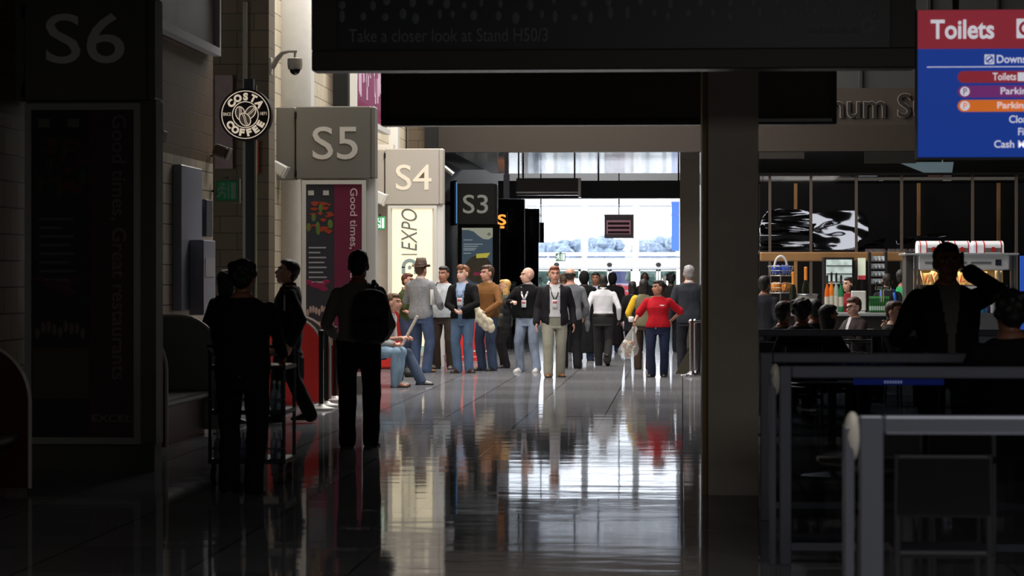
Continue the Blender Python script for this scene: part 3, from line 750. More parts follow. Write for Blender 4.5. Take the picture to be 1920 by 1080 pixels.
# ---------------------------------------------------------------- hanging screens
def screen(px0, px1, pyb, Y, top, label, extra=None, fr=.1, pm=None):
    xa, xb = gx(px0, Y), gx(px1, Y); zb = gz(pyb, Y)
    t = thing('hanging_screen', label, 'screen', ((xa + xb) / 2, Y, zb)); W = xb - xa; H = top - zb
    FRM = mat('screen_frame', (62, 58, 54), .5)
    obj('frame', MB().box(-W / 2, W / 2, 0, .25, 0, fr, .01).box(-W / 2, W / 2, 0, .25, H - fr, H).box(-W / 2, -W / 2 + fr * 1.2, 0, .25, fr, H - fr).box(W / 2 - fr * 1.2, W / 2, 0, .25, fr, H - fr), FRM, t)
    p = obj('panel', MB().box(-W / 2 + fr * 1.2, W / 2 - fr * 1.2, .03, .2, fr, H - fr), mat('screen_slate', (50, 56, 64), .4) if not pm else pm, t)
    for s in (-.35, .35): obj('hanging_rod', MB().tube([(W * s, .12, H), (W * s, .12, H + 3)], .02), BLACK, t)
    if extra: extra(t, p, (xa + xb) / 2, zb, Y)
    return t
def ext1(t, p, cx, zb, Y):
    def LX(px): return gx(px, Y) - cx
    def LZ(py): return gz(py, Y) - zb
    LT = mat('screen_letter', (128, 130, 134), .5)
    obj('slogan', text_mb('Take a closer look at Stand H50/3', (LX(653), LZ(77), LX(1027), LZ(52)), .026), LT, p)
    obj('logo_letter', text_mb('O', (LX(1616), LZ(65), LX(1636), LZ(38)), .026), LT, p)
    obj('logo_mark', text_mb('\u03bb', (LX(1633), LZ(65), LX(1646), LZ(45)), .026), LT, p)
    mb = MB()
    for i in range(14): mb.box(LX(1518 + i * 7), LX(1522 + i * 7), .022, .03, LZ(64), LZ(58 if i % 3 else 54))
    obj('small_lettering', mb, mat('screen_letter_dim', (90, 92, 96), .5), p)
    mb = MB(); random.seed(11)
    for r_, y0 in ((0, 28), (1, 4), (2, -18)):
        x_ = 640
        while x_ < 1660:
            mb.ell((LX(x_), .03, LZ(y0 + random.uniform(-5, 5))), (.014 + .012 * random.random(), .004, .025 + .02 * random.random()), 8, 6); x_ += random.uniform(22, 60)
    obj('printed_crowd', mb, mat('screen_print', (112, 118, 126), .5), p)['kind'] = 'stuff'
screen(584, 1718, 131, 18, 4.4, 'wide dark screen hanging nearest overhead with faint lettering', ext1, .14)
screen(714, 1569, 235, 28, 4.7, 'dark screen hanging behind the first, ending behind the pillar', None, .06, mat('screen_slate_lit', (92, 84, 76), .5))  # same kind of panel in a lighter tone, light put into its colour
obj('bottom_trim', MB().box(gx(1424, 28) - gx(1141.5, 28), gx(1562, 28) - gx(1141.5, 28), -.03, -.002, .03, .06), GALU, bpy.data.objects['hanging_screen.001'])
# silver framed box sign hanging under the bridge
x0, x1, z0, z1 = rect(968, 334, 1089, 366, 60.5)
t = thing('hanging_box_sign', 'silver framed box hanging under the bridge left of the far opening', 'sign', ((x0 + x1) / 2, 60.5, z0)); W = x1 - x0; H = z1 - z0
obj('box', MB().box(-W / 2, W / 2 - .06, .02, .3, 0, H), mat('box_black', (34, 34, 38), .3), t)
obj('frame', MB().box(W / 2 - .06, W / 2, 0, .32, -.05, H).box(-W / 2, W / 2 - .06, 0, .1, H * .12, H * .2), SILV, t)
for s in (-.4, .4): obj('hanging_rod', MB().tube([(W * s, .15, H), (W * s, .15, H + (bz + .02 - z0 - H))], .02), BLACK, t)
mb = MB(); pbox(mb, 944, 327, 955, 372, 62.2, .1); mb.box(gx(946, 62.2), gx(953, 62.2), 62.22, 62.28, gz(327, 62.2), bz + .03); tag(obj('hanging_banner', mb, mat('panel_pale', (150, 150, 158), .5)), 'narrow pale panel hanging under the bridge right of the S3 sign', 'panel')
# ---------------------------------------------------------------- toilets direction sign
Y = 16.
x0, x1, z0, z1 = rect(1721, 24, 2090, 297, Y); cx = (x0 + x1) / 2; W = x1 - x0; H = z1 - z0
t = thing('direction_sign', 'large blue and red toilets and parking direction sign hanging at the upper right', 'sign', (cx, Y, z0))
def LX(px): return gx(px, Y) - cx
def LZ(py): return gz(py, Y) - z0
SB = mat('sign_blue', (0, 54, 150), .4, emit=.62); SR = mat('sign_crimson', (150, 34, 52), .4, emit=.55); SWt = mat('sign_letter', (222, 222, 232), .4, emit=.62)
SP = mat('sign_purple', (122, 40, 120), .4, emit=.55); SO = mat('sign_orange', (222, 112, 32), .4, emit=.62)
obj('casing', MB().box(-W / 2 - .004, W / 2, .012, .16, -.01, H + .004), mat('casing_dark', (30, 28, 30), .4), t)
bp_ = obj('blue_panel', MB().box(-W / 2, W / 2, 0, .012, 0, LZ(96)), SB, t)
rp_ = obj('red_header', MB().box(-W / 2, W / 2, 0, .012, LZ(96) + .001, H), SR, t)
def stext(s, b, par, bold=.014): return obj('lettering', text_mb(s, (LX(b[0]), LZ(b[3]), LX(b[2]), LZ(b[1])), -.003, bold=bold), SWt, par)
stext('Toilets', (1745, 42, 1864, 78), rp_, .022)
ic = obj('toilet_symbol', MB().box(LX(1906), LX(1942), -.004, 0, LZ(77), LZ(41)), SWt, rp_)
obj('symbol_ring', MB().disc((LX(1924), LZ(59)), LX(1938) - LX(1924), -.008, -.004, 28, (LX(1938) - LX(1924)) * .6), SR, ic)
obj('rule', MB().box(LX(1738), LX(2070), -.004, 0, LZ(130.5), LZ(129)), SWt, bp_)
ic = obj('stairs_symbol', MB().box(LX(1846), LX(1864), -.004, 0, LZ(125), LZ(107)), SWt, bp_)
r = LX(1863) - LX(1855.5)
obj('symbol_ring', MB().disc((LX(1855), LZ(116)), r, -.008, -.004, 24, r * .78).prism([(LX(1849), LZ(119)), (LX(1852), LZ(121)), (LX(1862), LZ(113)), (LX(1859), LZ(111))], -.008, -.004), SB, ic)
stext('Downstairs', (1869, 108, 1958, 123), bp_)
for py, mt_, s, b in ((148.5, SR, 'Toilets', (1861, 141, 1905, 155)), (175.5, SP, 'Parking', (1876, 168, 1934, 185)), (202, SO, 'Parking', (1870, 195, 1928, 211))):
    h = LZ(py - 11) - LZ(py); xa = LX(1800) + h * .6; zc = LZ(py)
    poly = [(xa + h * cos(a), zc + h * sin(a)) for a in [radians(q) for q in range(90, 271, 15)]] + [(LX(2070), zc - h), (LX(2070), zc + h)]
    bar = obj('direction_bar', MB().prism(poly, -.003, 0), mt_, bp_)
    g_ = text_mb(s, (LX(b[0]), LZ(b[3]), LX(b[2]), LZ(b[1])), -.006, bold=.014)
    obj('lettering', g_, SWt, bar)
    if s == 'Parking':
        c = obj('parking_symbol', MB().disc((LX(1809), zc), LX(1818) - LX(1809), -.006, -.003, 24), SWt, bar)
        c.data.materials.append(mt_)
        m2 = text_mb('P', (LX(1806), LZ(py + 6), LX(1813), LZ(py - 6)), -.008, bold=.01)
        MBq = m2; mm_ = MBq.mesh('p'); bmq = bmesh.new(); bmq.from_mesh(c.data); k0 = len(bmq.faces); bmq.from_mesh(mm_)
        bmq.faces.ensure_lookup_table()
        for f_ in bmq.faces[k0:]: f_.material_index = 1
        bmq.to_mesh(c.data); bmq.free(); bpy.data.meshes.remove(mm_)
    else:
        obj('toilet_symbol', MB().box(LX(1908), LX(1924), -.006, -.003, LZ(py + 8), LZ(py - 8)), SWt, bar)
stext('Cloakroom', (1892, 220, 1975, 234), bp_); stext('First Aid', (1909, 243, 1968, 257), bp_); stext('Cash Machine', (1864, 266, 1972, 280), bp_)
for s in (-.3, .3): obj('hanging_rod', MB().tube([(W * s, .08, H), (W * s, .08, 5 - z0)], .02), BLACK, t)
# suite name on the bridge
Y = 55.6
t = thing('suite_lettering', 'raised grey suite name letters on the bridge front', 'lettering', (gx(1600, Y), Y, gz(223, Y)))
g_ = text_mb('Platinum Suite', (gx(1453, Y) - gx(1600, Y), 0, gx(1803, Y) - gx(1600, Y), gz(179, Y) - gz(223, Y)), -.03, bold=.005, depth=.06)
obj('lettering', g_, mat('letter_taupe', (44, 41, 39), .35), t)
g_ = text_mb('Platinum Suite', (gx(1451.5, Y) - gx(1600, Y), -.014, gx(1804.5, Y) - gx(1600, Y), gz(179, Y) - gz(223, Y) + .014), -.012, bold=.022, depth=.03)
obj('lettering_edge', g_, mat('letter_rim', (150, 142, 134), .4), t)
# ================================================================ THE CAFE ON THE RIGHT
DW = mat('bar_black', (24, 22, 22), .45); WOOD = mat('rail_wood', (150, 112, 70), .45, vary=.15, vscale=3); MULL = mat('mullion_grey', (92, 82, 74), .4)
struct('wall_bar', MB().box(gx(1424, 52), 9.5, 52, 52.2, 0, gz(327, 47)), mat('bar_wall_black', (12, 11, 11), .8, spec=.2))
struct('trim_9', MB().box(gx(1400, 47), 9.5, 48.9, 50.2, gz(330, 47), gz(330, 47) + .05).box(gx(1400, 47), 9.5, 46.9, 47.1, gz(331, 47), gz(326, 47)), mat('roof_black', (12, 11, 11), .8, spec=.2))
# glazed screen with posts and a timber rail
t = thing('glazed_screen', 'dark framed glass screen with a timber rail behind the bar', 'screen', (gx(1425, 47), 47, 0)); xo = gx(1425, 47)
for px in (1443, 1520, 1605, 1690, 1823, 1905): obj('mullion', MB().box(gx(px - 2, 47) - xo, gx(px + 3, 47) - xo, -.04, .04, 0, gz(331, 47)), MULL, t)
obj('timber_rail', MB().box(0, gx(1700, 47) - xo, -.06, .06, gz(490, 47), gz(473, 47), .02), WOOD, t)
obj('pane', MB().box(0, gx(1905, 47) - xo, -.006, .006, gz(473, 47), gz(331, 47)), mat_glass('dark_glass_pane', (.8, .8, .82), .05), t)
for px in (1489, 1870, 1720): 
    mb = MB(); pbox(mb, px, 345, px + 6, 470, 51.5, .1); mb.box(gx(px, 51.5), gx(px + 6, 51.5), 51.5, 51.6, 0, gz(470, 51.5))
    tag(obj('timber_post', mb, WOOD), {1489: 'thin timber post behind the bar glass, nearest the pillar', 1870: 'orange brown timber post behind the bar glass, far right', 1720: 'thin timber post behind the bar glass, above the kiosk'}[px], 'post')
struct('trim_10', MB().box(gx(1424, 47.5), gx(1800, 47.5), 47.1, 49.2, gz(474, 48.2) - .02, gz(470.5, 48.2)), DARK)
# mirror sheets added in place of wavy reflections in the glazing
POL = mat('mirror_metal', (98, 101, 106), .08, metal=1.)
def steel(name, label, outline, Y, amp, seed, fr, tilt=(0, 0)):
    """bulging polished sheet cut to the outline of a reflection, with rolling dents"""
    xs = [gx(a, Y) for a, b in outline]; zs = [gz(b, Y) for a, b in outline]
    bm = bmesh.new(); vs = [bm.verts.new((x, 0, z)) for x, z in zip(xs, zs)]
    bm.faces.new(vs)
    cx_, cz_ = sum(xs) / len(xs), sum(zs) / len(zs)
    x0, x1, z0, z1 = min(xs), max(xs), min(zs), max(zs)
    n = 46
    for i in range(1, n):
        for co, no in (((x0 + (x1 - x0) * i / n, 0, 0), (1, 0, 0)), ((0, 0, z0 + (z1 - z0) * i / n), (0, 0, 1))):
            bmesh.ops.bisect_plane(bm, geom=bm.verts[:] + bm.edges[:] + bm.faces[:], plane_co=co, plane_no=no)
    bmesh.ops.triangulate(bm, faces=[f for f in bm.faces if len(f.verts) > 4])
    for v in bm.verts:
        p = V((v.co.x * fr[0], seed, v.co.z * fr[1]))
        v.co.y = amp * noise.noise(p) + amp * .4 * noise.noise(p * 2.3) + .05
        v.co.y += tilt[0] * (v.co.x - cx_) + tilt[1] * (v.co.z - cz_)
        v.co.x -= cx_; v.co.z -= z0
    g = bmesh.ops.extrude_face_region(bm, geom=bm.faces[:])
    for e in g['geom']:
        if isinstance(e, bmesh.types.BMVert): e.co.y += .06
    me = bpy.data.meshes.new(name); bmesh.ops.recalc_face_normals(bm, faces=bm.faces); bm.to_mesh(me); bm.free()
    return tag(obj(name, me, POL, None, 'all', (cx_, Y, z0)), label, 'metal panel')
OUT1 = [(1424, 470), (1424, 428), (1430, 408), (1440, 396), (1462, 392), (1500, 393), (1519, 398), (1519, 470)]
OUT2 = [(1522, 470), (1522, 400), (1560, 396), (1600, 394), (1616, 398), (1626, 410), (1630, 430), (1624, 446), (1610, 452), (1600, 470)]
OUT3 = [(1606, 470), (1614, 462), (1640, 452), (1660, 447), (1660, 453), (1652, 460), (1664, 468), (1660, 470)]
OUT4 = [(1680, 452), (1700, 446), (1740, 440), (1776, 438), (1776, 444), (1740, 450), (1712, 455), (1690, 460), (1684, 470)]
steel('reflection_sheet', 'dented mirror sheet standing in for glass reflections, left half beside the pillar', OUT1, 48.2, .13, 1.7, (1.1, 7), (-.1, .3))
steel('reflection_sheet', 'large mirror sheet standing in for glass reflections, in the middle', OUT2, 48.2, .045, 5.2, (1.3, 3), (-.24, .46))
steel('reflection_sheet', 'small mirror sheet standing in for a reflection, just above the timber rail', OUT3, 48.2, .1, 9.1, (2, 6))
steel('reflection_sheet', 'slim mirror strip standing in for a reflection, above the kiosk boxes', OUT4, 48.2, .08, 3.3, (2, 6))
x = gx(1450, 48.2)
# light strips and pale panels hanging under the bridge, seen over the bar
for k, (a, b, c, d, Y, lab, cc) in enumerate(((1424, 286, 1508, 299, 57, 'pale panel under the bridge beside the pillar', (128, 124, 116)), (1621, 285.5, 1718, 308, 57.2, 'grey panel under the bridge left of the direction sign', (98, 98, 92)),
                                     (1694, 306, 1785, 327, 57.4, 'pale blue glass panel just below the direction sign', (170, 200, 212)))):
    mb = MB(); x0, x1, z0, z1 = rect(a, b, c, d, Y)
    sk = .12 if k == 2 else 0
    mb.prism([(x0 + sk * 4, z0), (x1, z0), (x1 + sk * .3, z1), (x0 - sk, z1)], Y, Y + .06)
    mb.tube([(x0 + .2, Y + .03, z1), (x0 + .2, Y + .03, bz + .03 if z1 < bz + .03 else z1 + .2)], .015).tube([(x1 - .2, Y + .03, z1), (x1 - .2, Y + .03, bz + .03 if z1 < bz + .03 else z1 + .2)], .015)
    tag(obj('soffit_panel', mb, mat('panel_%d' % k, cc, .3, emit=.12 if k == 2 else 0)), lab, 'panel')
rnd = random.Random(4)
for k, (a, b) in enumerate(((1555, 1564), (1574, 1598), (1610, 1645), (1648, 1656), (1694, 1710), (1716, 1735), (1740, 1765), (1768, 1784))):
    Y = 49.5
    mb = MB(); pbox(mb, a, 332 + rnd.uniform(-1, 2), b, 339 + rnd.uniform(0, 2), Y, .05); xx = gx((a + b) / 2, Y); mb.box(xx - .006, xx + .006, Y + .02, Y + .03, gz(333, Y), gz(330, 47))
    cc = ((190, 190, 186), (205, 205, 205), (190, 205, 222), (190, 190, 186), (186, 150, 120), (160, 160, 190), (170, 110, 110), (190, 180, 176))[k]
    tag(obj('shelf_sign', mb, mat('shelf_sign_%d' % k, cc, .5, emit=.32)), 'small lit strip sign high under the bar roof, ' + ('first from the pillar', 'second from the pillar', 'third and longest', 'fourth from the pillar', 'fifth from the pillar', 'sixth from the pillar', 'seventh from the pillar', 'last on the right')[k], 'strip sign', 'lit strip signs over the bar')
# bar counter and back bar
BX0, BX1 = gx(1424, 42), gx(1705, 42)
CT = gz(586, 42)
t = thing('bar_counter', 'dark bar counter with a bright steel top behind the seated people', 'counter', (BX0, 42, 0)); W = BX1 - BX0
obj('counter_body', MB().box(0, W, .06, .8, 0, CT - .05), DW, t)
obj('counter_top', MB().box(-.02, W + .02, 0, .9, CT - .05, CT, .01), mat('counter_steel', (196, 200, 204), .2, metal=.5), t)
t = thing('glow_cabinet', 'cabinet glowing in place of bright glass reflections behind the bar staff', 'fridge', (gx(1545, 46.2), 46.2, 0)); x0, x1, z0, z1 = rect(1545, 487, 1602, 532, 46.2)
obj('cabinet', MB().box(0, x1 - x0, .06, .7, 0, z1 + .04), DW, t)
obj('glow_face', MB().box(.04, x1 - x0 - .04, .0, .05, z0, z1), mat('reflection_glow', (182, 200, 196), .4, emit=.42, vary=.7, vscale=6), t)  # bright glass reflections are put into this glowing face
for k in range(3): obj('shelf', MB().box(.04, x1 - x0 - .04, -.02, .0, z0 + .02 + k * .14, z0 + .04 + k * .14), STEEL, t)
t = thing('reflection_panel', 'tall pale panel glowing as a glass reflection, right of the glowing cabinet', 'panel', (gx(1609, 46.4), 46.4, 0)); x0, x1, z0, z1 = rect(1609, 484, 1623, 524, 46.4)
obj('reflection_panel', MB().box(0, x1 - x0, 0, .1, z0, z1), mat('panel_glow', (205, 214, 190), .4, emit=.5), t)  # added glow in place of a bright reflection in the glass
obj('red_strip', MB().box(0, x1 - x0, -.006, 0, z0, z0 + .07), mat('strip_red', (190, 60, 70), .4, emit=.3), t)
obj('post', MB().box(.04, x1 - x0 - .04, .02, .08, 0, z0), DW, t)
t = thing('glass_shelves', 'back bar shelves with rows of shining glasses left of the kiosk', 'shelf', (gx(1629, 46.3), 46.3, 0)); x0, x1, z0, z1 = rect(1629, 484, 1664, 540, 46.3)
obj('upright', MB().box(0, .04, 0, .3, 0, z1 + .1), DW, t); obj('upright', MB().box(x1 - x0 - .04, x1 - x0, 0, .3, 0, z1 + .1), DW, t)
for k in range(4): obj('shelf', MB().box(.04, x1 - x0 - .04, 0, .3, z0 + .07 + k * .13, z0 + .085 + k * .13), STEEL, t)
GL = mat('glassware', (225, 232, 235), .08, metal=.4, emit=.10)
for k in range(4):
    for i in range(4):
        tag(obj('drinking_glass', MB().lathe([(.02, 0), (.028, .01), (.034, .075), (.03, .076), (.022, .012)], n=10), GL, None, True, (x0 + .07 + i * .065, 46.42, z0 + .086 + k * .13)),
            'shining glass standing on the back bar shelves', 'glass', 'glasses on the back bar shelves')
t = thing('beer_tap', 'silver beer tap column on the bar near the shelves', 'tap', (gx(1655, 42.4), 42.4, CT))
obj('column', MB().tube([(0, 0, 0), (0, 0, .38)], .03), CHROME, t); obj('cross_bar', MB().tube([(-.12, 0, .38), (.12, 0, .38)], .03), CHROME, t)
for s in (-.1, 0, .1): obj('tap_handle', MB().tube([(s, -.04, .36), (s, -.05, .48)], [.012, .018]), DW, t)
# wire basket stack with packets
Y = 42.35
bx = gx(1464, Y)
WIRE = mat('wire', (176, 176, 172), .3, metal=.6)
t = thing('basket_stand', 'three tier wire basket stand on the bar nearest the pillar', 'basket stand', (bx, Y, CT))
tiers = [(gz(583, Y) - CT, .20), (gz(549, Y) - CT, .21), (gz(517, Y) - CT, .2)]
for z, r in tiers:
    b_ = obj('basket', MB().torus((0, 0, z + .15), r, .008).torus((0, 0, z), r * .8, .008).torus((0, 0, z + .08), r * .9, .005), WIRE, t, True)
    mb = MB()
    for i in range(18):
        a = 2 * pi * i / 18; mb.tube([(r * .8 * cos(a), r * .8 * sin(a), z), (r * cos(a), r * sin(a), z + .15)], .004, 5)
    mb.lathe([(.02, z), (r * .8, z), (r * .8, z + .006), (.02, z + .006)], n=16)
    obj('basket_wires', mb, WIRE, b_)
obj('carry_handle', MB().tube([(-.1 + .1 * (1 - cos(a)), 0, tiers[2][0] + .12 + .19 * sin(a)) for a in [pi * q / 12 for q in range(13)]], .018, 8), WHB, t, True)
obj('stem', MB().tube([(0, .1, 0), (0, .1, tiers[2][0] + .1)], .012), WIRE, t)
for k, (z, r) in enumerate(tiers):
    nm, m_ = (('red and white snack packet in the lowest basket', mat('packet_red', (186, 52, 58), .3)), ('orange snack packet in the middle basket', mat('packet_orange', (236, 150, 46), .3)), ('blue snack packet in the top basket', mat('packet_blue', (52, 84, 190), .3)))[k]
    for i in range(6):
        a = 2 * pi * i / 6 + k
        M = Matrix.Rotation(rnd.uniform(-.4, .4), 3, 'Y') @ Matrix.Rotation(a, 3, 'Z')
        o = obj('snack_packet', MB().ell((0, 0, 0), (.065, .025, .075), 10, 8, M), m_, None, True, (bx + r * .45 * cos(a), Y + r * .45 * sin(a), CT + z + .1))
        tag(o, nm, 'snack packet', 'snack packets, ' + ('lowest', 'middle', 'top')[k] + ' basket')
def bottle(x, y, z, h, r, m_, cm, label, cat='bottle', group=None, capf=.78, lab=None):
    t = thing('bottle', label, cat, (x, y, z), 0, group)
    obj('glass_body', MB().lathe([(r * .9, 0), (r, h * .03), (r, h * .52), (r * .8, h * .62), (r * .34, h * .74), (r * .32, h * .97), (r * .38, h)], n=14), m_, t, True)
    obj('foil', MB().lathe([(r * .5, h * capf), (r * .4, h * (capf + .03)), (r * .42, h * 1.005), (r * .2, h * 1.02)], n=12), cm, t, True)
    if lab: obj('paper_label', MB().lathe([(r * 1.02, h * .15), (r * 1.02, h * .42)], n=14), lab, t, True)
    return t
OFO = mat('foil_orange', (226, 140, 54), .35, emit=.08); BGL = mat('bottle_dark', (26, 34, 22), .12)
GB = mat('bottle_green', (28, 84, 42), .15)
bottle(gx(1487, 42.2), 42.2, CT, gz(511, 42.2) - CT, .055, BGL, OFO, 'dark bottle with orange foil neck beside the basket stand', capf=.7)
bottle(gx(1511, 42.5), 42.55, CT, gz(502, 42.5) - CT, .06, BGL, OFO, 'tall dark bottle with orange foil neck behind the ice bucket', capf=.66)
for k, (px, top, cc, lab) in enumerate(((1551, 517, (206, 96, 30), 'orange spirit bottle on the bar below the glowing cabinet'), (1559, 512, (220, 120, 40), 'amber spirit bottle beside the orange bottle'), (1568, 513, (150, 170, 160), 'clear bottle between the amber and green bottles'), (1577, 517, (40, 120, 70), 'green glass bottle at the right of the spirit bottles'))):
    bottle(gx(px, 43), 43.0, CT, gz(top, 43) - CT, .042, mat('spirit_%d' % k, cc, .12, emit=.1), DW, lab, lab=mat('label_paper', (196, 190, 176), .6))
t = thing('ice_bucket', 'grey ice bucket on the bar in front of the foil topped bottle', 'bucket', (gx(1513, 42.25), 42.25, CT))
obj('bucket', MB().lathe([(.13, 0), (.165, gz(552, 42.25) - CT), (.155, gz(552, 42.25) - CT), (.12, .02)], n=24), mat('bucket_grey', (150, 148, 140), .35), t, True)
obj('rim', MB().torus((0, 0, gz(552, 42.25) - CT), .165, .012), STEEL, t, True)
t = thing('till_monitor', 'white till monitor on the bar above the man with glasses', 'monitor', (gx(1610, 42.3), 42.3, CT)); x0, x1, z0, z1 = rect(1594, 545, 1622, 582, 42.3); W = x1 - x0
obj('monitor_back', MB().box(-W / 2, W / 2, 0, .05, z0 - CT, z1 - CT, .015), mat('monitor_white', (206, 206, 202), .45), t)
obj('stand', MB().box(-.05, .05, .03, .09, 0, .2).box(-.1, .1, -.02, .16, 0, .02), mat('monitor_white', (206, 206, 202), .45), t)
for r_ in range(2):
    for i in range(9):
        px = 1633 + i * 4.2
        bottle(gx(px, 42.2), 42.2 + r_ * .25, CT, .25, .022, GB, mat('cap_green', (60, 140, 70), .3), 'green beer bottle in the ' + ('front' if r_ == 0 else 'back') + ' row on the bar left of the kiosk', 'bottle', 'green beer bottles, ' + ('front row' if r_ == 0 else 'back row'), .9, mat('beer_label', (150, 176, 160), .5) if r_ == 0 else None)
# ---------------------------------------------------------------- kiosk
Y = 41.
x0, x1, z0, z1 = rect(1700, 474, 1908, 640, Y); W = x1 - x0; cx = (x0 + x1) / 2
def KX(px): return gx(px, Y) - cx
def KZ(py): return gz(py, Y)
t = thing('snack_kiosk', 'silver hot snack kiosk with a lit warm window, behind the man on the phone', 'kiosk', (cx, Y, 0))
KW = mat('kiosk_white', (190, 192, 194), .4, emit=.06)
obj('canopy', MB().box(KX(1722), KX(1893), -.02, .9, KZ(506), KZ(479), .02), KW, t)
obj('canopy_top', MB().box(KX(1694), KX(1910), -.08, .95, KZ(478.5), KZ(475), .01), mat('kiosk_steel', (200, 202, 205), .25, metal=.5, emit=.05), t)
mb = MB()
for a, b in ((1734, 1754), (1792, 1812), (1820, 1858)): mb.box(KX(a), KX(b), -.03, -.02, KZ(495), KZ(491))
obj('canopy_lettering', mb, mat('letter_grey', (120, 122, 128), .5), t)
obj('canopy_logo', MB().box(KX(1866), KX(1877), -.03, -.02, KZ(498), KZ(487)), mat('logo_navy', (34, 38, 60), .5), t)
for px in (1715, 1722, 1895, 1902): obj('post', MB().box(KX(px), KX(px + 4), .02, .10, 0, KZ(479)), STEEL, t)
obj('side_panel', MB().box(KX(1700), KX(1713), .1, .8, 0, KZ(480)), mat('kiosk_side', (70, 68, 66), .4), t)
obj('back_wall', MB().box(KX(1722), KX(1893), .85, .9, KZ(590), KZ(506)), mat('kiosk_warm', (206, 176, 120), .5), t)
obj('counter', MB().box(KX(1705), KX(1905), -.05, .9, 0, KZ(586)), STEEL, t)
obj('warm_shelf', MB().box(KX(1724), KX(1890), .1, .85, KZ(537), KZ(534)), STEEL, t)
mach = obj('warmer', MB().box(KX(1800), KX(1852), .0, .6, KZ(547), KZ(537), .01), KW, t)
obj('display', MB().box(KX(1824), KX(1833), -.012, 0, KZ(545.5), KZ(541)), BLACK, mach)
obj('tap_cross', MB().box(KX(1845), KX(1848), -.05, 0, KZ(546), KZ(536)).box(KX(1842), KX(1851), -.05, 0, KZ(543), KZ(540)), BLACK, mach)
obj('hose', MB().tube([(KX(1846), -.04, KZ(546)), (KX(1847), -.05, KZ(556)), (KX(1850), -.03, KZ(566))], .012), KW, mach)
l = area('kiosk_lamp', (cx, Y + .3, KZ(508)), W * .75, .4, 7, (1, .82, .55)); l.parent = t; l.location = (0, .3, KZ(508))
CR = mat('bag_cream', (232, 206, 150), .5); RS = mat('bag_red', (206, 48, 38), .5)
for i in range(17):
    px = 1733 + i * 7.3
    if 1762 < px < 1795: continue
    tt = thing('snack_cone', 'cream and red striped snack cone in the lit kiosk window', 'snack cone', (gx(px, Y), Y + .25 + .12 * (i % 3), KZ(534)), 0, 'striped snack cones in the kiosk window')
    h = KZ(509 + 3 * (i % 2)) - KZ(534)
    a = .1 * (i % 3 - 1)
    obj('cone', MB().tube([(0, 0, 0), (a * .8, 0, h)], [.02, .055], 10), CR, tt)
    obj('stripe', MB().tube([(-.012, -.03, h * .2), (a * .7 + .02, -.058, h * .9)], .008, 5), RS, tt)
tag(obj('cup_stack', MB().tube([(0, 0, 0), (0, 0, .30)], [.045, .055], 14).torus((0, 0, .30), .055, .008), mat('cup_cream', (206, 190, 160), .5), None, True, (gx(1874, Y), Y + .15, KZ(534))), 'stack of pale cups at the right of the lit kiosk window', 'cups')
for k, (a, b) in enumerate(((1722, 1767), (1776, 1820), (1826, 1883))):
    t2 = thing('drum_box', ('white drum box with red bands on the kiosk, nearest the bar', 'white drum box with red bands on the kiosk above the phone man', 'white drum box with red bands on the kiosk, furthest right')[k], 'box', ((gx(a, Y) + gx(b, Y)) / 2, Y + .3, KZ(475)), 0, 'white drum boxes on the kiosk')
    w_ = gx(b, Y) - gx(a, Y); h = KZ(452) - KZ(475)
    pr = [(-.25, 0), (.25, 0), (.25, h * .55)] + [(.25 * cos(q), h * .55 + h * .45 * sin(q)) for q in [radians(z_) for z_ in range(15, 166, 15)]] + [(-.25, h * .55)]
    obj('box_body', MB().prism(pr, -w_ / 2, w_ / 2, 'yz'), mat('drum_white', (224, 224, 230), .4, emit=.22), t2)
    pr2 = [(u * 1.015, v_ * 1.015) for u, v_ in pr]
    for q in ((-.42, -.38), (-.16, -.12), (.4, .44)): obj('red_band', MB().prism(pr2, w_ * q[0], w_ * q[1], 'yz'), RS, t2)
    obj('front_panel', MB().box(-w_ * .12, w_ * .4, -.258, -.25, .01, h * .42), mat('drum_grey', (120, 116, 116), .5), t2)
    obj('logo', MB().disc((w_ * .15, h * .3), h * .2, -.266, -.258, 16), RS, t2)
for k, (px, cc, lab, hh) in enumerate(((1862, (200, 204, 208), 'white squeeze bottle on the kiosk counter', .3), (1852, (60, 70, 110), 'dark blue bottle on the kiosk counter', .2))):
    bottle(gx(px, Y), Y + .05, KZ(586), hh, .04, mat('squeeze_%d' % k, cc, .4), mat('squeeze_%d' % k, cc, .4), lab, capf=.7)
tag(obj('blue_tub', MB().lathe([(.07, 0), (.085, .12), (.075, .12), (.06, .01)], n=16), mat('tub_blue', (40, 140, 190), .4), None, True, (gx(1843, Y), Y + .1, KZ(586))), 'small bright blue tub on the kiosk counter', 'tub')
mb = MB(); pbox(mb, 1913, 480, 1960, 600, 43, .06); mb.box(gx(1913, 43), gx(1960, 43), 43, 43.06, 0, gz(600, 43)); tag(obj('blue_display', mb, mat('panel_royal', (40, 86, 190), .4, emit=.4)), 'bright blue panel at the right edge behind the kiosk', 'panel')
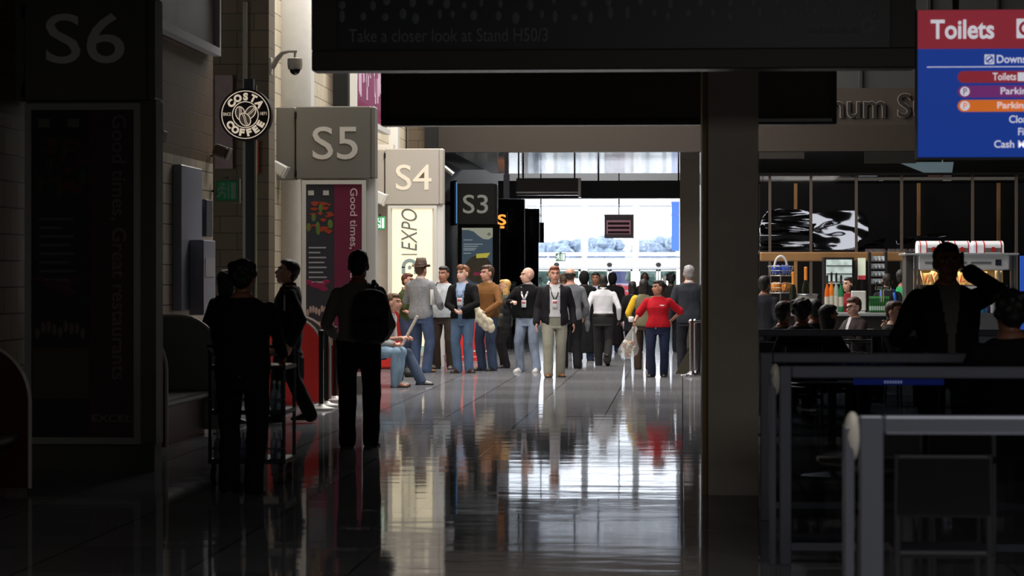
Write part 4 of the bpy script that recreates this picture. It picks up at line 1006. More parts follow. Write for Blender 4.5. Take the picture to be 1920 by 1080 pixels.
# ---------------------------------------------------------------- cafe barriers and tables
RAIL = mat('barrier_grey', (104, 108, 120), .35, metal=.4)
SMK = mat_glass('smoked_glass', (.62, .64, .66), .035, .03)
def barrier(px, pytop, Y, label, pw=.085, gap=True, length=4.6, px2=None):
    x = gx(px, Y); z = gz(pytop, Y)
    t = thing('cafe_barrier', label, 'barrier', (x, Y, 0), 0, 'grey framed glass barriers of the cafe')
    obj('post', MB().box(0, pw, 0, .07, 0, z, .006), RAIL, t)
    if gap:
        obj('end_post', MB().box(-.055, -.02, 0, .12, 0, z - .04, .004), RAIL, t)
        obj('end_cap', MB().ell((-.025, .03, z - .075), (.035, .035, .09), 12, 8), mat('cap_pale', (176, 172, 164), .4), t, True)
    obj('post', MB().box(length - .07, length, 0, .07, 0, z, .006), RAIL, t)
    obj('top_rail', MB().box(pw, length - .07, 0, .075, z - .065, z, .008), RAIL, t)
    obj('bottom_rail', MB().box(pw, length - .07, .01, .06, .08, .12), RAIL, t)
    obj('glass_panel', MB().box(pw, length - .07, .03, .04, .12, z - .065), SMK, t)
    return t
barrier(1612, 778, 9.7, 'nearest grey framed glass barrier at the bottom right corner')
barrier(1462, 686, 14.9, 'grey framed glass barrier second from the front, starting right of the pillar', .065)
barrier(1426, 661, 17.6, 'grey framed glass barrier third from the front, close behind the second', .08, False)
barrier(1400, 617, 25.5, 'furthest grey framed glass barrier behind the pillar', .07, False, 3.4)
TT = mat('table_black', (20, 20, 22), .12)
def table(x, y, z, r, label):
    t = thing('cafe_table', label, 'table', (x, y, 0), 0, 'round black cafe tables')
    obj('tabletop', MB().lathe([(r * .96, z - .03), (r, z - .02), (r, z - .005), (r * .98, z)], n=32), TT, t, True)
    obj('column', MB().tube([(0, 0, .03), (0, 0, z - .03)], .035), STEEL, t); obj('base', MB().lathe([(.25, 0), (.25, .015), (.05, .04)], n=24), STEEL, t, True)
def chair(x, y, rz, label, zs=.46):
    t = thing('cafe_chair', label, 'chair', (x, y, 0), rz, 'dark cafe chairs')
    obj('seat', MB().box(-.21, .21, -.21, .21, zs - .03, zs, .02), DW, t); obj('backrest', MB().box(-.2, .2, .19, .22, .6, .86, .012), DW, t)
    for a in (-1, 1):
        obj('leg', MB().tube([(a * .19, -.19, 0), (a * .18, -.18, zs - .03)], .014), STEEL, t); obj('leg', MB().tube([(a * .19, .22, 0), (a * .19, .2, .43), (a * .19, .205, .86)], .014), STEEL, t)
table(gx(1700, 12.6), 12.6, .76, .42, 'round black table between the nearest and second glass barriers')
table(gx(1560, 21.5), 21.5, .76, .4, 'round black table behind the third glass barrier')
table(gx(1600, 36.3), 36.3, .76, .4, 'round black table in front of the bar near the man with glasses')
for a, b, r, l_ in ((1850, 13.4, 2.4, 'dark chair right of the table behind the nearest glass barrier'), (1668, 13.4, 0.1, 'dark chair beyond the table, between the nearest and second glass barriers'), (1760, 11.4, pi, 'dark chair in front of the table behind the nearest glass barrier')):
    chair(gx(a, b), b, r, l_)
# blue reflection put in as an added glowing strip
Y = 16.2
x0, x1, z0, z1 = rect(1600, 709, 1770, 720, Y)
t = thing('reflection_strip', 'narrow blue reflection built as a lit strip, seen below the second barrier rail', 'display', ((x0 + x1) / 2, Y, 0)); W = x1 - x0
obj('strip', MB().box(-W / 2, W / 2, 0, .05, z0, z1), mat('reflection_royal', (26, 48, 150), .4, emit=.2), t)
mb = MB()
for i in range(7): mb.box(-W * .16 + i * .016, -W * .16 + i * .016 + .011, -.006, 0, z0 + .01, z1 - .01)
obj('lettering', mb, mat('reflection_white', (170, 180, 220), .4, emit=.4), t)
for s in (-1, 1): obj('stand', MB().tube([(s * W * .45, .03, .02), (s * W * .45, .03, z0)], .012), BLACK, t)
for s in (-1, 1): obj('foot', MB().box(s * W * .45 - .03, s * W * .45 + .03, -.12, .18, 0, .02), BLACK, t)
# ---------------------------------------------------------------- drinks trolley
Y = 20.45
x0, x1, z0, z1 = rect(388, 655, 534, 860, Y); W = x1 - x0; cx = (x0 + x1) / 2
t = thing('drinks_trolley', 'dark wheeled trolley carrying bottles pushed by the man in black', 'trolley', (cx, Y, 0))
TR = mat('trolley_dark', (52, 54, 60), .35, metal=.4)
ZB = gz(868, Y)
for sx in (-1, 1):
    for sy in (0, .55): obj('corner_post', MB().tube([(sx * (W / 2 - .015), sy + .05, ZB), (sx * (W / 2 - .015), sy + .05, gz(655, Y))], .014), TR, t)
for zz in (ZB, gz(775, Y), gz(690, Y)):
    s_ = obj('shelf', MB().box(-W / 2, W / 2, .03, .63, zz - .02, zz + .015, .008), TR, t)
    obj('shelf_rail', MB().tube([(-W / 2, .03, zz + .1), (W / 2, .03, zz + .1)], .008), STEEL, s_)
obj('push_handle', MB().tube([(-W / 2 + .015, .05, gz(660, Y)), (-W / 2 + .015, -.06, gz(650, Y)), (W / 2 - .015, -.06, gz(650, Y)), (W / 2 - .015, .05, gz(660, Y))], .014), TR, t)
for sx in (-1, 1):
    for sy in (.1, .55):
        c_ = obj('caster', MB().box(sx * (W / 2 - .04) - .018, sx * (W / 2 - .04) + .018, sy - .03, sy + .03, .09, ZB - .02), TR, t)
        obj('caster_wheel', MB().tube([(sx * (W / 2 - .04) - .02, sy, .062), (sx * (W / 2 - .04) + .02, sy, .062)], .062, 16), mat('wheel_brown', (58, 40, 36), .4), c_, True)
PLAS = mat('water_plastic', (150, 160, 178), .15)
for k, zz in enumerate((ZB + .016, gz(775, Y) + .016)):
    for i in range(9):
        if k == 1 and i in (3, 4, 5): continue
        bottle(cx - W / 2 + .06 + i * (W - .12) / 8, Y + .13 + .12 * (i % 2), zz, .22, .03, PLAS, WHB, 'clear plastic bottle on the ' + ('bottom' if k == 0 else 'middle') + ' shelf of the trolley', 'bottle', 'plastic bottles, ' + ('bottom' if k == 0 else 'middle') + ' trolley shelf', .9)
# ================================================================ PEOPLE
def ik(a, b, l1, l2, bend):
    d = b - a; L = min(d.length, (l1 + l2) * .998); u = d.normalized()
    x = (l1 * l1 - l2 * l2 + L * L) / (2 * L); h = sqrt(max(l1 * l1 - x * x, 0))
    n = bend - bend.dot(u) * u
    n = n.normalized() if n.length > 1e-4 else u.orthogonal().normalized()
    return a + u * x + n * h, a + u * L
TMP = bpy.data.scenes.new('workshop')
def fuse(mb, name, vox, it=2, wr=0., fr=6., seed=0.):
    """merge overlapping solids into one continuous skin"""
    me = mb.mesh(name); o = bpy.data.objects.new(name, me); TMP.collection.objects.link(o)
    r = o.modifiers.new('r', 'REMESH'); r.mode = 'VOXEL'; r.voxel_size = vox; r.use_smooth_shade = True
    if it:
        s = o.modifiers.new('s', 'SMOOTH'); s.factor = .5; s.iterations = it
    vl = TMP.view_layers[0]; vl.update(); dg = vl.depsgraph
    out = bpy.data.meshes.new_from_object(o.evaluated_get(dg)); out.name = name
    bpy.data.objects.remove(o); bpy.data.meshes.remove(me)
    if wr:
        cs = [(v.co.copy(), v.normal.copy()) for v in out.vertices]; fl = []
        for c, n in cs:
            q = V((c.x * fr + seed, c.y * fr, c.z * fr * .55 + seed))
            fl += list(c + n * wr * (noise.noise(q) + .5 * noise.noise(q * 2.1)))
        out.vertices.foreach_set('co', fl); out.update()
    return out
SKINS = {'fair': (205, 152, 130), 'tan': (176, 122, 98), 'dark': (62, 44, 38), 'mid': (150, 100, 78), 'pale': (220, 172, 152)}
def person(px, fy, label, H=None, head=None, face=0., pos=None, skin='fair', hair='short', hc=(50, 36, 28), top=('shirt', (90, 90, 96)), under=None, legs=((60, 70, 96), 'trousers'), shoe=(50, 36, 30),
           feet=((-.11, 0), (.11, 0)), hands=None, elb=None, lean=(0, 0), turn=0., nod=0., drop=0., wid=1., fem=False, belly=0., vox=.011, bvox=.009, sleeve=1., hem=None, extra=None, lm=None, tm=None, cat='person', toes=None, kneeb=None, grip=(0, 0), collar=None):
    g = V(pos) if pos else ground(px, fy)
    if H is None: H = (fy - head) * g.y / FPX / 1.0
    s = H / 1.75
    t = thing('person', label, cat, g, radians(face))
    S = 1.
    wx = wid * (.93 if fem else 1.)
    pz = -drop
    def sh(z):                       # lean of the upper body
        k = max(0, (z - .92) / .55); return V((lean[0] * k, lean[1] * k, 0))
    def P(x, y, z): q = V((x, y, z)) + sh(z); q.z += pz; return q
    shw = (.158 if fem else .178) * wid
    hipw = .095 * wid
    SHL = [P(-shw, .01, 1.365), P(shw, .01, 1.365)]
    HIP = [P(-hipw, 0, .92), P(hipw, 0, .92)]
    hands = hands or ((-.27, -.05, .86), (.27, -.05, .86))
    WR = []; EL = []; KN = []; AN = []
    for i in (0, 1):
        sg = -1 if i == 0 else 1
        h = V(hands[i])
        bd = V(elb[i]) if elb else V((sg * .35, 1, -.1))
        e, w_ = ik(SHL[i], h, .295, .265, bd); EL.append(e); WR.append(w_)
        f = feet[i]; an = V((f[0], f[1], .085 + (f[2] if len(f) > 2 else 0)))
        kb = V(kneeb[i]) if kneeb else V((sg * .12, -1, 0))
        k_, a_ = ik(HIP[i], an, .43, .42, kb); KN.append(k_); AN.append(a_)
    def torso(mb, th, zlo, zhi, flare=0.):
        b = [( .80, .15, .105, .0), (.88, .172, .118, .0), (.95, .172, .118, .0), (1.05, .155, .105, .0), (1.15, .157, .108, -.005), (1.28, .176, .118, -.008), (1.345, .182, .112, 0), (1.39, .168, .096, .005), (1.43, .128, .082, .01), (1.465, .084, .072, .012), (1.50, .062, .064, .008)]
        if fem: b = [( .80, .16, .11, .0), (.88, .182, .122, .0), (.95, .178, .12, .0), (1.05, .14, .1, .0), (1.12, .138, .1, -.005), (1.26, .16, .128, -.02), (1.33, .162, .108, -.005), (1.38, .148, .09, .005), (1.42, .112, .076, .01), (1.46, .07, .064, .012), (1.50, .052, .056, .008)]
        R = []
        if zlo < .80:
            q = b[0]; R.append((zlo, q[1] + .02 + flare, q[2] + .015 + flare, 0.))
        R += [q for q in b if zlo <= q[0] <= zhi]
        if R[0][0] > zlo + .02:
            q = min(b, key=lambda u: abs(u[0] - zlo)); R.insert(0, (zlo, q[1], q[2], q[3]))
        rs = []
        for z, rx, ry, cy in R:
            bl = belly * max(0, 1 - abs(z - 1.04) / .22)
            p = P(0, cy - bl * .6, z)
            rs.append((p.z, p.x, p.y, rx * wx + th + bl * .5, ry * (wid ** .5) + th + bl * .6))
        mb.loft(rs, 22, .86)
    def limb(mb, pts, rad):
        mb.tube(pts, rad, 12)
        for p, r in zip(pts, rad): mb.ell(p, (r, r, r), 12, 8)
    def arms(mb, th, frac=1., cuff=0.):
        for i in (0, 1):
            A, B, C_ = SHL[i], EL[i], WR[i]
            if frac >= 1:
                e = C_ + (B - C_).normalized() * (.015)
                limb(mb, [A, A.lerp(B, .5), B, B.lerp(e, .5), e], [.054 * wid + th * .8, .046 * wid + th, .041 + th, .038 + th, .030 + th + cuff])
            elif frac > .5: limb(mb, [A, B, B.lerp(C_, (frac - .5) * 2)], [.054 * wid + th, .044 + th, .04 + th])
            else: limb(mb, [A, A.lerp(B, frac * 2)], [.052 * wid + th * .7, .05 * wid + th])
    # ---- body
    mb = MB()
    torso(mb, 0, .84, 1.5)
    arms(mb, -.008)
    for i in (0, 1): limb(mb, [HIP[i], HIP[i].lerp(KN[i], .5), KN[i], KN[i].lerp(AN[i], .35), AN[i]], [.088, .075, .055, .055, .038])
    nb = P(0, .01, 1.44); hd = P(0, -.02, 1.612)
    limb(mb, [nb, nb.lerp(hd, .6)], [.06 * (.85 if fem else 1), .055 * (.85 if fem else 1)])
    HM = Matrix.Rotation(radians(turn), 3, 'Z') @ Matrix.Rotation(radians(nod), 3, 'X') @ Matrix.Scale(1.12, 3)
    def HP(x, y, z): return hd + HM @ V((x, y, z))
    mb.ell(HP(0, .018, .022), (.075, .096, .098), 18, 12, HM)         # skull
    mb.ell(HP(0, -.026, -.03), (.062, .066, .078), 16, 10, HM)        # face
    mb.ell(HP(0, -.045, -.088), (.034, .034, .026), 12, 8, HM)        # chin
    mb.ell(HP(-.03, -.012, -.07), (.03, .05, .032), 10, 8, HM); mb.ell(HP(.03, -.012, -.07), (.03, .05, .032), 10, 8, HM)
    mb.tube([HP(0, -.082, .018), HP(0, -.107, -.024), HP(0, -.088, -.034)], [.009, .0135, .010], 8)
    mb.ell(HP(0, -.088, -.058), (.024, .011, .010), 10, 6, HM)
    mb.ell(HP(0, -.078, .034), (.05, .016, .011), 12, 6, HM)
    for sg in (-1, 1): mb.ell(HP(sg * .076, .018, -.005), (.012, .022, .034), 8, 8, HM)
    for i in (0, 1):                                                   # hands
        sg = -1 if i == 0 else 1
        d = (WR[i] - EL[i]).normalized()
        kx = V((0, -1, 0)) - V((0, -1, 0)).dot(d) * d
        if kx.length < .3: kx = V((0, 0, 1)) - V((0, 0, 1)).dot(d) * d
        kx.normalize(); n = d.cross(kx)
        if n.x * sg > 0: n = -n
        w_ = WR[i]
        mb.tube([w_ - d * .03, w_ + d * .02], [.026, .026], 10)
        Mh = Matrix((kx, n, d)).transposed()
        mb.ell(w_ + d * .052, (.042, .017, .052), 12, 8, Mh)
        cl = .35 + grip[i] * .75
        for j, (o_, ln) in enumerate(((.031, .072), (.0105, .08), (-.0105, .075), (-.031, .06))):
            p = w_ + d * (.094 - abs(o_ - .01) * .25) + kx * o_; dirv = d.copy(); pts = [p - d * .02, p]; a = 0
            for q in (.42, .33, .25):
                a += cl * (.8 if q > .4 else 1.); dv = d * cos(a) + n * sin(a); p = p + dv * ln * q; pts.append(p)
            mb.tube(pts, [.0095, .0095, .009, .008, .0065], 7)
        p0 = w_ + d * .028 + kx * .03; p1 = p0 + (kx * .8 + d * .55 + n * .25).normalized() * .035; p2 = p1 + (d * .9 + kx * .2 + n * .35).normalized() * .032
        mb.tube([p0 - kx * .015, p0, p1, p2], [.013, .0125, .011, .008], 8)
    mb.v = [tuple(V(p) * s) for p in mb.v]
    me = fuse(mb, 'body', bvox, 2)
    sk = SKINS[skin]
    me.materials.append(mat('skin_' + skin, sk, .5, vary=.06, vscale=14))
    me.materials.append(mat('lip_' + skin, (min(255, sk[0] * .86), sk[1] * .62, sk[2] * .62), .45)); me.materials.append(mat('eye_dark', (34, 26, 24), .3)); me.materials.append(mat('brow_%d_%d' % (hc[0], hc[1]), tuple(v * .8 for v in hc), .7)); me.materials.append(mat('eye_white', (205, 200, 196), .3))
    HMi = HM.inverted()
    def loc_(c): return HMi @ (c / s - hd)
    for v in me.vertices:
        q = loc_(v.co)
        if q.length < .15 and q.y < -.05:
            for sg in (-1, 1):
                dd = ((q.x - sg * .03) / .02) ** 2 + ((q.z - .012) / .013) ** 2
                if dd < 4: v.co += HM @ V((0, .009 * s * math.exp(-dd), 0))
    for p in me.polygons:
        p.use_smooth = True
        q = loc_(p.center)
        if q.length < .15 and q.y < -.045:
            ax = abs(q.x)
            if abs(q.z + .058) < .008 and ax < .026: p.material_index = 1
            elif ((ax - .031) / .009) ** 2 + ((q.z - .012) / .0065) ** 2 < 1: p.material_index = 2
            elif ((ax - .031) / .017) ** 2 + ((q.z - .012) / .0075) ** 2 < 1: p.material_index = 4
            elif abs(q.z - .036 + (ax - .03) * .12) < .006 and .012 < ax < .052: p.material_index = 3
    b_ = bpy.data.objects.new('body', me); COL.objects.link(b_); b_.parent = t
    def put(name, m_b, m_, vx=None, wr=0., fr=7., it=2, cut=None, par=None, sm='all'):
        m_b.v = [tuple(V(p) * s) for p in m_b.v]
        if vx:
            k = fuse(m_b, name, vx, it, wr, fr, px * .1)
            if cut:
                bm = bmesh.new(); bm.from_mesh(k)
                bmesh.ops.delete(bm, geom=[v for v in bm.verts if cut(v.co / s)], context='VERTS'); bm.to_mesh(k); bm.free()
        else: k = m_b.mesh(name)
        return obj(name, k, m_, par or t, sm)
    # ---- legs
    lc, lk = legs
    lmat = lm or mat('cloth_%d_%d_%d' % lc, lc, .85, vary=.1, vscale=9, spec=.2)
    if lk == 'trousers':
        mb = MB(); torso(mb, .010 if (under or top[0] == 'tucked') else .005, .77, .99 if (under or top[0] == 'tucked') else .96)
        for i in (0, 1):
            A, B, C_ = HIP[i], KN[i], AN[i]
            cc = C_ + V((0, .012, -.055)) if C_.z - pz * 0 < .2 else C_
            e = C_ + (C_ - B).normalized() * .035
            limb(mb, [A, A.lerp(B, .5), B, B.lerp(e, .5), e], [.102 * wid ** .5, .098, .083, .08, .077])
        put('trousers', mb, lmat, vox, .009, 9.)
    elif lk == 'skirt':
        mb = MB(); rs = []
        for z, r in ((.52, .215), (.75, .2), (.9, .19), (1.04, .15)):
            p = P(0, 0, z); rs.append((p.z, p.x, p.y, r * wx, r * .75))
        mb.loft(rs, 22); put('skirt', mb, lmat, vox, .008, 8.)
    # ---- shoes
    sm_ = mat('shoe_%d_%d_%d' % shoe, shoe, .45); sole = mat('sole_pale' if sum(shoe) > 520 else 'sole_dark', (216, 214, 210) if sum(shoe) > 520 else (30, 26, 24), .6)
    for i in (0, 1):
        ta = radians((toes[i] if toes else (-8, 8)[i]))
        hv = feet[i][2] if len(feet[i]) > 2 else 0
        tip = feet[i][3] if len(feet[i]) > 3 else (0.9 if hv > .03 else 0)
        R = []
        for y, hw_, h in ((.085, .022, .06), (.075, .034, .085), (.04, .038, .095), (-.01, .038, .09), (-.06, .043, .07), (-.11, .046, .056), (-.155, .038, .045), (-.175, .02, .03)):
            R.append([(hw_ * cos(a) * (1 if sin(a) > 0 else 1.05), y, max(0, .004 + (h - .004) * sin(a)) if sin(a) > 0 else 0.) for a in [2 * pi * k / 12 for k in range(12)]])
        mb = MB().rings(R)
        mb2 = MB().rings([[(x_ * 1.07, y * 1.03, zz) for x_, y in ((.022, .088), (.036, .07), (.040, 0), (.046, -.1), (.036, -.165), (0, -.18), (-.036, -.165), (-.046, -.1), (-.040, 0), (-.036, .07), (-.022, .088))] for zz in (0, .022)])
        M = Matrix.Rotation(ta, 3, 'Z') @ Matrix.Rotation(tip, 3, 'X')
        for q in (mb, mb2):
            q.v = [tuple(M @ (V(v_) - V((0, 0.02, .08))) + AN[i] + V((0, 0, -.005))) for v_ in q.v]
        zmin = min(v_[2] for v_ in mb2.v); dz = max(0, -zmin)
        if hv < .03: dz = -zmin
        for q in (mb, mb2): q.v = [(a_, b2, c2 + dz) for a_, b2, c2 in q.v]
        so = put('shoe', mb, sm_); put('sole', mb2, sole, par=so, sm=True)
    # ---- top
    kind, tc = top
    tmat = tm or mat('cloth_%d_%d_%d' % tc, tc, .85, vary=.08, vscale=10, spec=.2)
    DEF = {'shirt': (.016, .86, 0), 'tee': (.014, .86, 0), 'sweater': (.024, .84, 0), 'jacket': (.028, .76, .0), 'coat': (.034, .62, .02), 'robe': (.04, .15, .06), 'polo': (.018, .88, 0), 'tucked': (.014, .98, 0)}
    th, hz, fl = DEF[kind]
    if hem: hz = hem
    if under:
        mb = MB(); torso(mb, .018, .94, 1.48); put('undershirt', mb, mat('cloth_%d_%d_%d' % under[0], under[0], .8), vox, .004)
    mb = MB(); torso(mb, th, hz, 1.47, fl); arms(mb, th * .75, sleeve, .006 if kind in ('jacket', 'coat', 'robe') else 0)
    cut = None
    if under:
        ow = under[1]
        def cut(c):
            z = c.z - pz; l_ = sh(z); x_ = c.x - l_.x; y_ = c.y - l_.y
            if y_ > -.045: return False
            return abs(x_) < (ow(z) if callable(ow) else ow)
    if kind == 'robe':
        p = P(0, .01, 1.6); mb.ell(p + V((0, .03, .02)), (.1, .11, .14), 14, 10)
        def cut(c): q = c / 1. - hd; return q.y < -.055 and q.length < .16 and abs(q.x) < .06
    put({'shirt': 'shirt', 'tee': 'tee_shirt', 'sweater': 'sweater', 'jacket': 'jacket', 'coat': 'coat', 'robe': 'robe', 'polo': 'polo_shirt', 'tucked': 'shirt'}[kind], mb, tmat, vox, .009 if kind != 'robe' else .014, 8., 2, cut)
    if kind in ('tucked',) or (under and len(under) > 2):
        p = P(0, 0, 1.0); q = P(0, 0, .955)
        mb = MB().loft([(q.z, q.x, q.y, .172 * wx + .016, .118 + .014), (p.z, p.x, p.y, .166 * wx + .016, .114 + .014)], 22, .86)
        put('belt', mb, mat('belt_black', (26, 22, 20), .4))
    if collar:
        mb = MB()
        a_ = P(0, .008, 1.475)
        mb.loft([(a_.z - .02, a_.x, a_.y, .082, .082), (a_.z + .03, a_.x, a_.y + .004, .066, .07)], 18)
        put('collar', mb, mat('cloth_%d_%d_%d' % collar, collar, .7))
    # ---- hair
    hm = mat('hair_%d_%d_%d' % hc, hc, .6, vary=.25, vscale=30)
    mb = MB()
    def HE(c, r): mb.ell(HP(*c), r, 16, 10, HM)
    if hair in ('short', 'quiff', 'long', 'bob', 'bun', 'curly', 'balding'):
        if hair == 'balding':
            mb.torus(HP(0, .03, .01), .066, .028, 24, 8, HM @ Matrix.Rotation(.25, 3, 'X')); HE((0, .06, -.01), (.068, .05, .055))
        else:
            HE((0, .036, .042), (.083, .09, .09)); HE((0, -.004, .094), (.066, .078, .036)); HE((0, .062, -.01), (.07, .05, .065))
        if hair == 'quiff': HE((0, -.045, .1), (.062, .05, .04)); HE((.02, -.06, .082), (.04, .03, .03))
        if hair in ('long', 'bob'):
            z2 = -.2 if hair == 'long' else -.12
            HE((0, .05, z2 * .5), (.08, .05, abs(z2) * .55 + .04))
            for sg in (-1, 1): HE((sg * .066, .02, z2 * .45), (.022, .045, abs(z2) * .5 + .03))
        if hair == 'bun': HE((0, .12, .03), (.04, .04, .04))
        if hair == 'curly':
            for k in range(16):
                a = k * 2.4; zz = .1 * (k / 16) - .02; HE((.07 * cos(a), .035 + .075 * sin(a) * .9, zz + .02), (.032, .032, .032)) if sin(a) > -.5 or zz > .05 else None
        put('hair', mb, hm, max(vox * .85, .009), .006, 24., 1)
    elif hair == 'crop':
        HE((0, .026, .03), (.0775, .096, .096)); put('hair', mb, hm, .01, .002, 20., 1)
    if extra:
        extra(dict(t=t, put=put, P=P, HP=HP, HM=HM, WR=WR, EL=EL, SHL=SHL, s=s, hd=hd, sh=sh, pz=pz, KN=KN, AN=AN, wx=wx, g=g, face=radians(face)))
    return t
def world(c, p):
    """point of a figure in the room"""
    return c['t'].matrix_basis @ (V(p) * c['s'])
def lanyard(col, badge_z=1.12, wdt=.011, bc=(220, 222, 222), xo=0.):
    def f(c):
        P = c['P']; mb = MB()
        for sg in (-1, 1):
            pts = [P(sg * .075, .03, 1.475), P(sg * .07, -.09, 1.42), P(sg * .045 + xo * .5, -.152, 1.3), P(sg * .008 + xo, -.158, badge_z + .07)]
            for a, b in zip(pts, pts[1:]): mb.tube([a, b], wdt, 6, .35, (0, 1, 0))
        l_ = c['put']('lanyard', mb, mat('lanyard_%d_%d' % (col[0], col[2]), col, .6))
        q = P(xo, -.165, badge_z); c['put']('badge', MB().box(q.x - .042, q.x + .042, q.y - .006, q.y + .002, q.z - .06, q.z + .06, .004), mat('badge_white', bc, .35), par=l_)
        c['put']('badge_print', MB().box(q.x - .034, q.x + .034, q.y - .009, q.y - .006, q.z + .005, q.z + .045), mat('badge_mint', (120, 170, 160) if col[0] > 150 else (200, 110, 120), .4), par=l_)
    return f
def both(*fs):
    def f(c):
        for q in fs: q(c)
    return f
def jeans(n, c, v=.35):
    return mat('denim_' + n, c, .85, vary=v, vscale=5, vec=(1, 1, .5))
BLK = (16, 16, 18)
def stripes(name, a, b, sc, axis=0):
    m = bpy.data.materials.new(name); m.use_nodes = True; nt = m.node_tree; L = nt.links.new; N = nt.nodes.new
    bs = nt.nodes['Principled BSDF']; bs.inputs['Roughness'].default_value = .85
    tc = N('ShaderNodeTexCoord'); wv = N('ShaderNodeTexWave'); wv.bands_direction = 'XYZ'[axis]; wv.inputs['Scale'].default_value = sc; wv.inputs['Distortion'].default_value = .6
    r = N('ShaderNodeValToRGB'); r.color_ramp.elements[0].position = .55; r.color_ramp.elements[1].position = .75
    r.color_ramp.elements[0].color = lin(a); r.color_ramp.elements[1].color = lin(b)
    L(tc.outputs['Object'], wv.inputs[0]); L(wv.outputs['Fac'], r.inputs[0]); L(r.outputs[0], bs.inputs['Base Color'])
    MATS[name] = m
    return m
def held(name, c, mb, m, label, cat, vox=None, wr=0., fr=8., group=None):
    """a carried thing, shaped in the carrier's own frame and left standing free in the room"""
    s = c['s']; mb.v = [tuple(V(p) * s) for p in mb.v]
    me = fuse(mb, name, vox, 2, wr, fr) if vox else mb.mesh(name)
    o = obj(name, me, m, None, 'all' if vox else True)
    o.location = c['g']; o.rotation_euler = (0, 0, c['face'])
    return tag(o, label, cat, group)
# ---- foreground silhouettes
person(455, 925, 'person in black seen from behind, pushing the drinks trolley', head=483, face=180, skin='mid', hc=(18, 14, 12), hair='curly', top=('shirt', (20, 20, 22)), legs=((18, 18, 20), 'trousers'), shoe=(16, 16, 16),
       hands=((-.24, -.44, 1.02), (.24, -.44, 1.02)), feet=((-.10, .10), (.11, -.06)), wid=1.12, belly=.03, grip=(.8, .8))
person(417, 800, 'person in the shadows, dark head just left of the trolley pusher', pos=ground(424, 795), H=1.68, face=150, skin='mid', hair='bob', hc=(20, 16, 14), top=('jacket', (24, 22, 24)), legs=((22, 22, 24), 'trousers'), shoe=BLK, fem=True)
def piping(c):
    P = c['P']; mb = MB()
    q = [c['SHL'][1] + V((-.10, -.03, .065)), c['SHL'][1] + V((-.02, -.05, .055)), c['SHL'][1] + V((.065, -.06, -.03)), c['SHL'][1] + V((.08, -.06, -.16))]
    c['put']('piping', mb.tube(q, .008, 6), mat('piping_white', (200, 200, 200), .5))
c_ = []
person(541, 792, 'person in profile in a dark coat with pale shoulder piping, looking up to the left', head=485, face=-80, skin='fair', hair='short', hc=(44, 32, 24), top=('coat', (22, 22, 26)), legs=((20, 20, 22), 'trousers'), shoe=(48, 32, 22),
       feet=((-.10, -.12), (.10, .22, .03)), hands=((-.24, -.12, .84), (.25, .02, .86)), nod=-12, wid=.98, hem=.74, collar=(22, 22, 26), extra=both(piping, lambda c: c_.append(c)))
c = c_[0]
held('shoulder_bag', c, MB().box(-.5, -.36, -.16, .18, .42, .72, .04).tube([(-.43, -.14, .70), (-.30, -.05, .86), (-.26, .0, .98), (-.30, .05, .86), (-.43, .16, .70)], .012), mat('bag_black', (18, 18, 18), .6), 'dark shoulder bag hanging at the side of the person in profile', 'bag')
st = stripes('shirt_stripe', (84, 80, 78), (136, 130, 126), 22)
c_ = []
person(672, 838, 'person in a dark striped shirt seen from behind, walking with a backpack on one shoulder', head=468, face=180, skin='mid', hair='short', hc=(14, 12, 12), top=('shirt', (50, 48, 50)), tm=st, legs=((16, 16, 18), 'trousers'), shoe=(14, 14, 14),
       feet=((-.10, -.10), (.09, .08)), hands=((-.22, -.20, .98), (.23, -.22, .98)), elb=((-.45, 1, 0), (.45, 1, 0)), wid=1.04, hem=.93, extra=lambda c: c_.append(c))
c = c_[0]
mb = MB().box(-.30, .03, .13, .34, .93, 1.36, .09).box(-.27, 0, .30, .40, .95, 1.16, .05)
mb.ell((-.135, .22, 1.34), (.14, .10, .07))
mb.tube([(-.13, .16, 1.36), (-.145, .06, 1.475), (-.16, -.07, 1.44), (-.18, -.13, 1.3), (-.2, -.05, 1.08), (-.19, .14, .98)], .022, 8)
held('backpack', c, mb, mat('backpack_black', (13, 13, 15), .7), 'black backpack hung on the right shoulder of the striped shirt walker', 'backpack', .014, .006)
# ---- seated pair
c_ = []
person(0, 0, 'seated person in light blue jeans and brown shoes, half hidden by the striped shirt walker', pos=(gx(695, 38.75), 38.75, 0), H=1.76, face=78, drop=.40, skin='fair', hc=(60, 44, 32), top=('shirt', (150, 150, 150)), legs=((120, 146, 170), 'trousers'), lm=jeans('light', (124, 150, 172)), shoe=(120, 66, 34),
       feet=((-.12, -.42), (.12, -.36)), hands=((-.1, -.34, .62), (.1, -.34, .62)), lean=(0, -.12), extra=lambda c: c_.append(c))
c_ = []
person(0, 0, 'seated person in white shirt and dark jeans holding a rolled paper', pos=(gx(708, 39.5), 39.5, 0), H=1.76, face=72, drop=.40, skin='fair', hc=(90, 66, 44), top=('shirt', (214, 214, 216)), legs=((52, 64, 84), 'trousers'), lm=jeans('mid', (62, 76, 98)), shoe=(120, 120, 118),
       feet=((-.10, -.38), (.16, -.62, .0)), hands=((-.06, -.40, .70), (.10, -.42, .70)), sleeve=.45, lean=(0, -.2), grip=(.8, .8), extra=lambda c: c_.append(c))
c = c_[0]
held('rolled_paper', c, MB().tube([(.04, -.34, .52), (.10, -.60, 1.02)], .022, 12), mat('paper_beige', (206, 196, 186), .7), 'rolled paper held by the seated person in the white shirt', 'paper roll')
g = ground(773, 707)
t = thing('holdall', 'black bag lying on the floor beside the grey sneakers', 'bag', (g.x, g.y, 0))
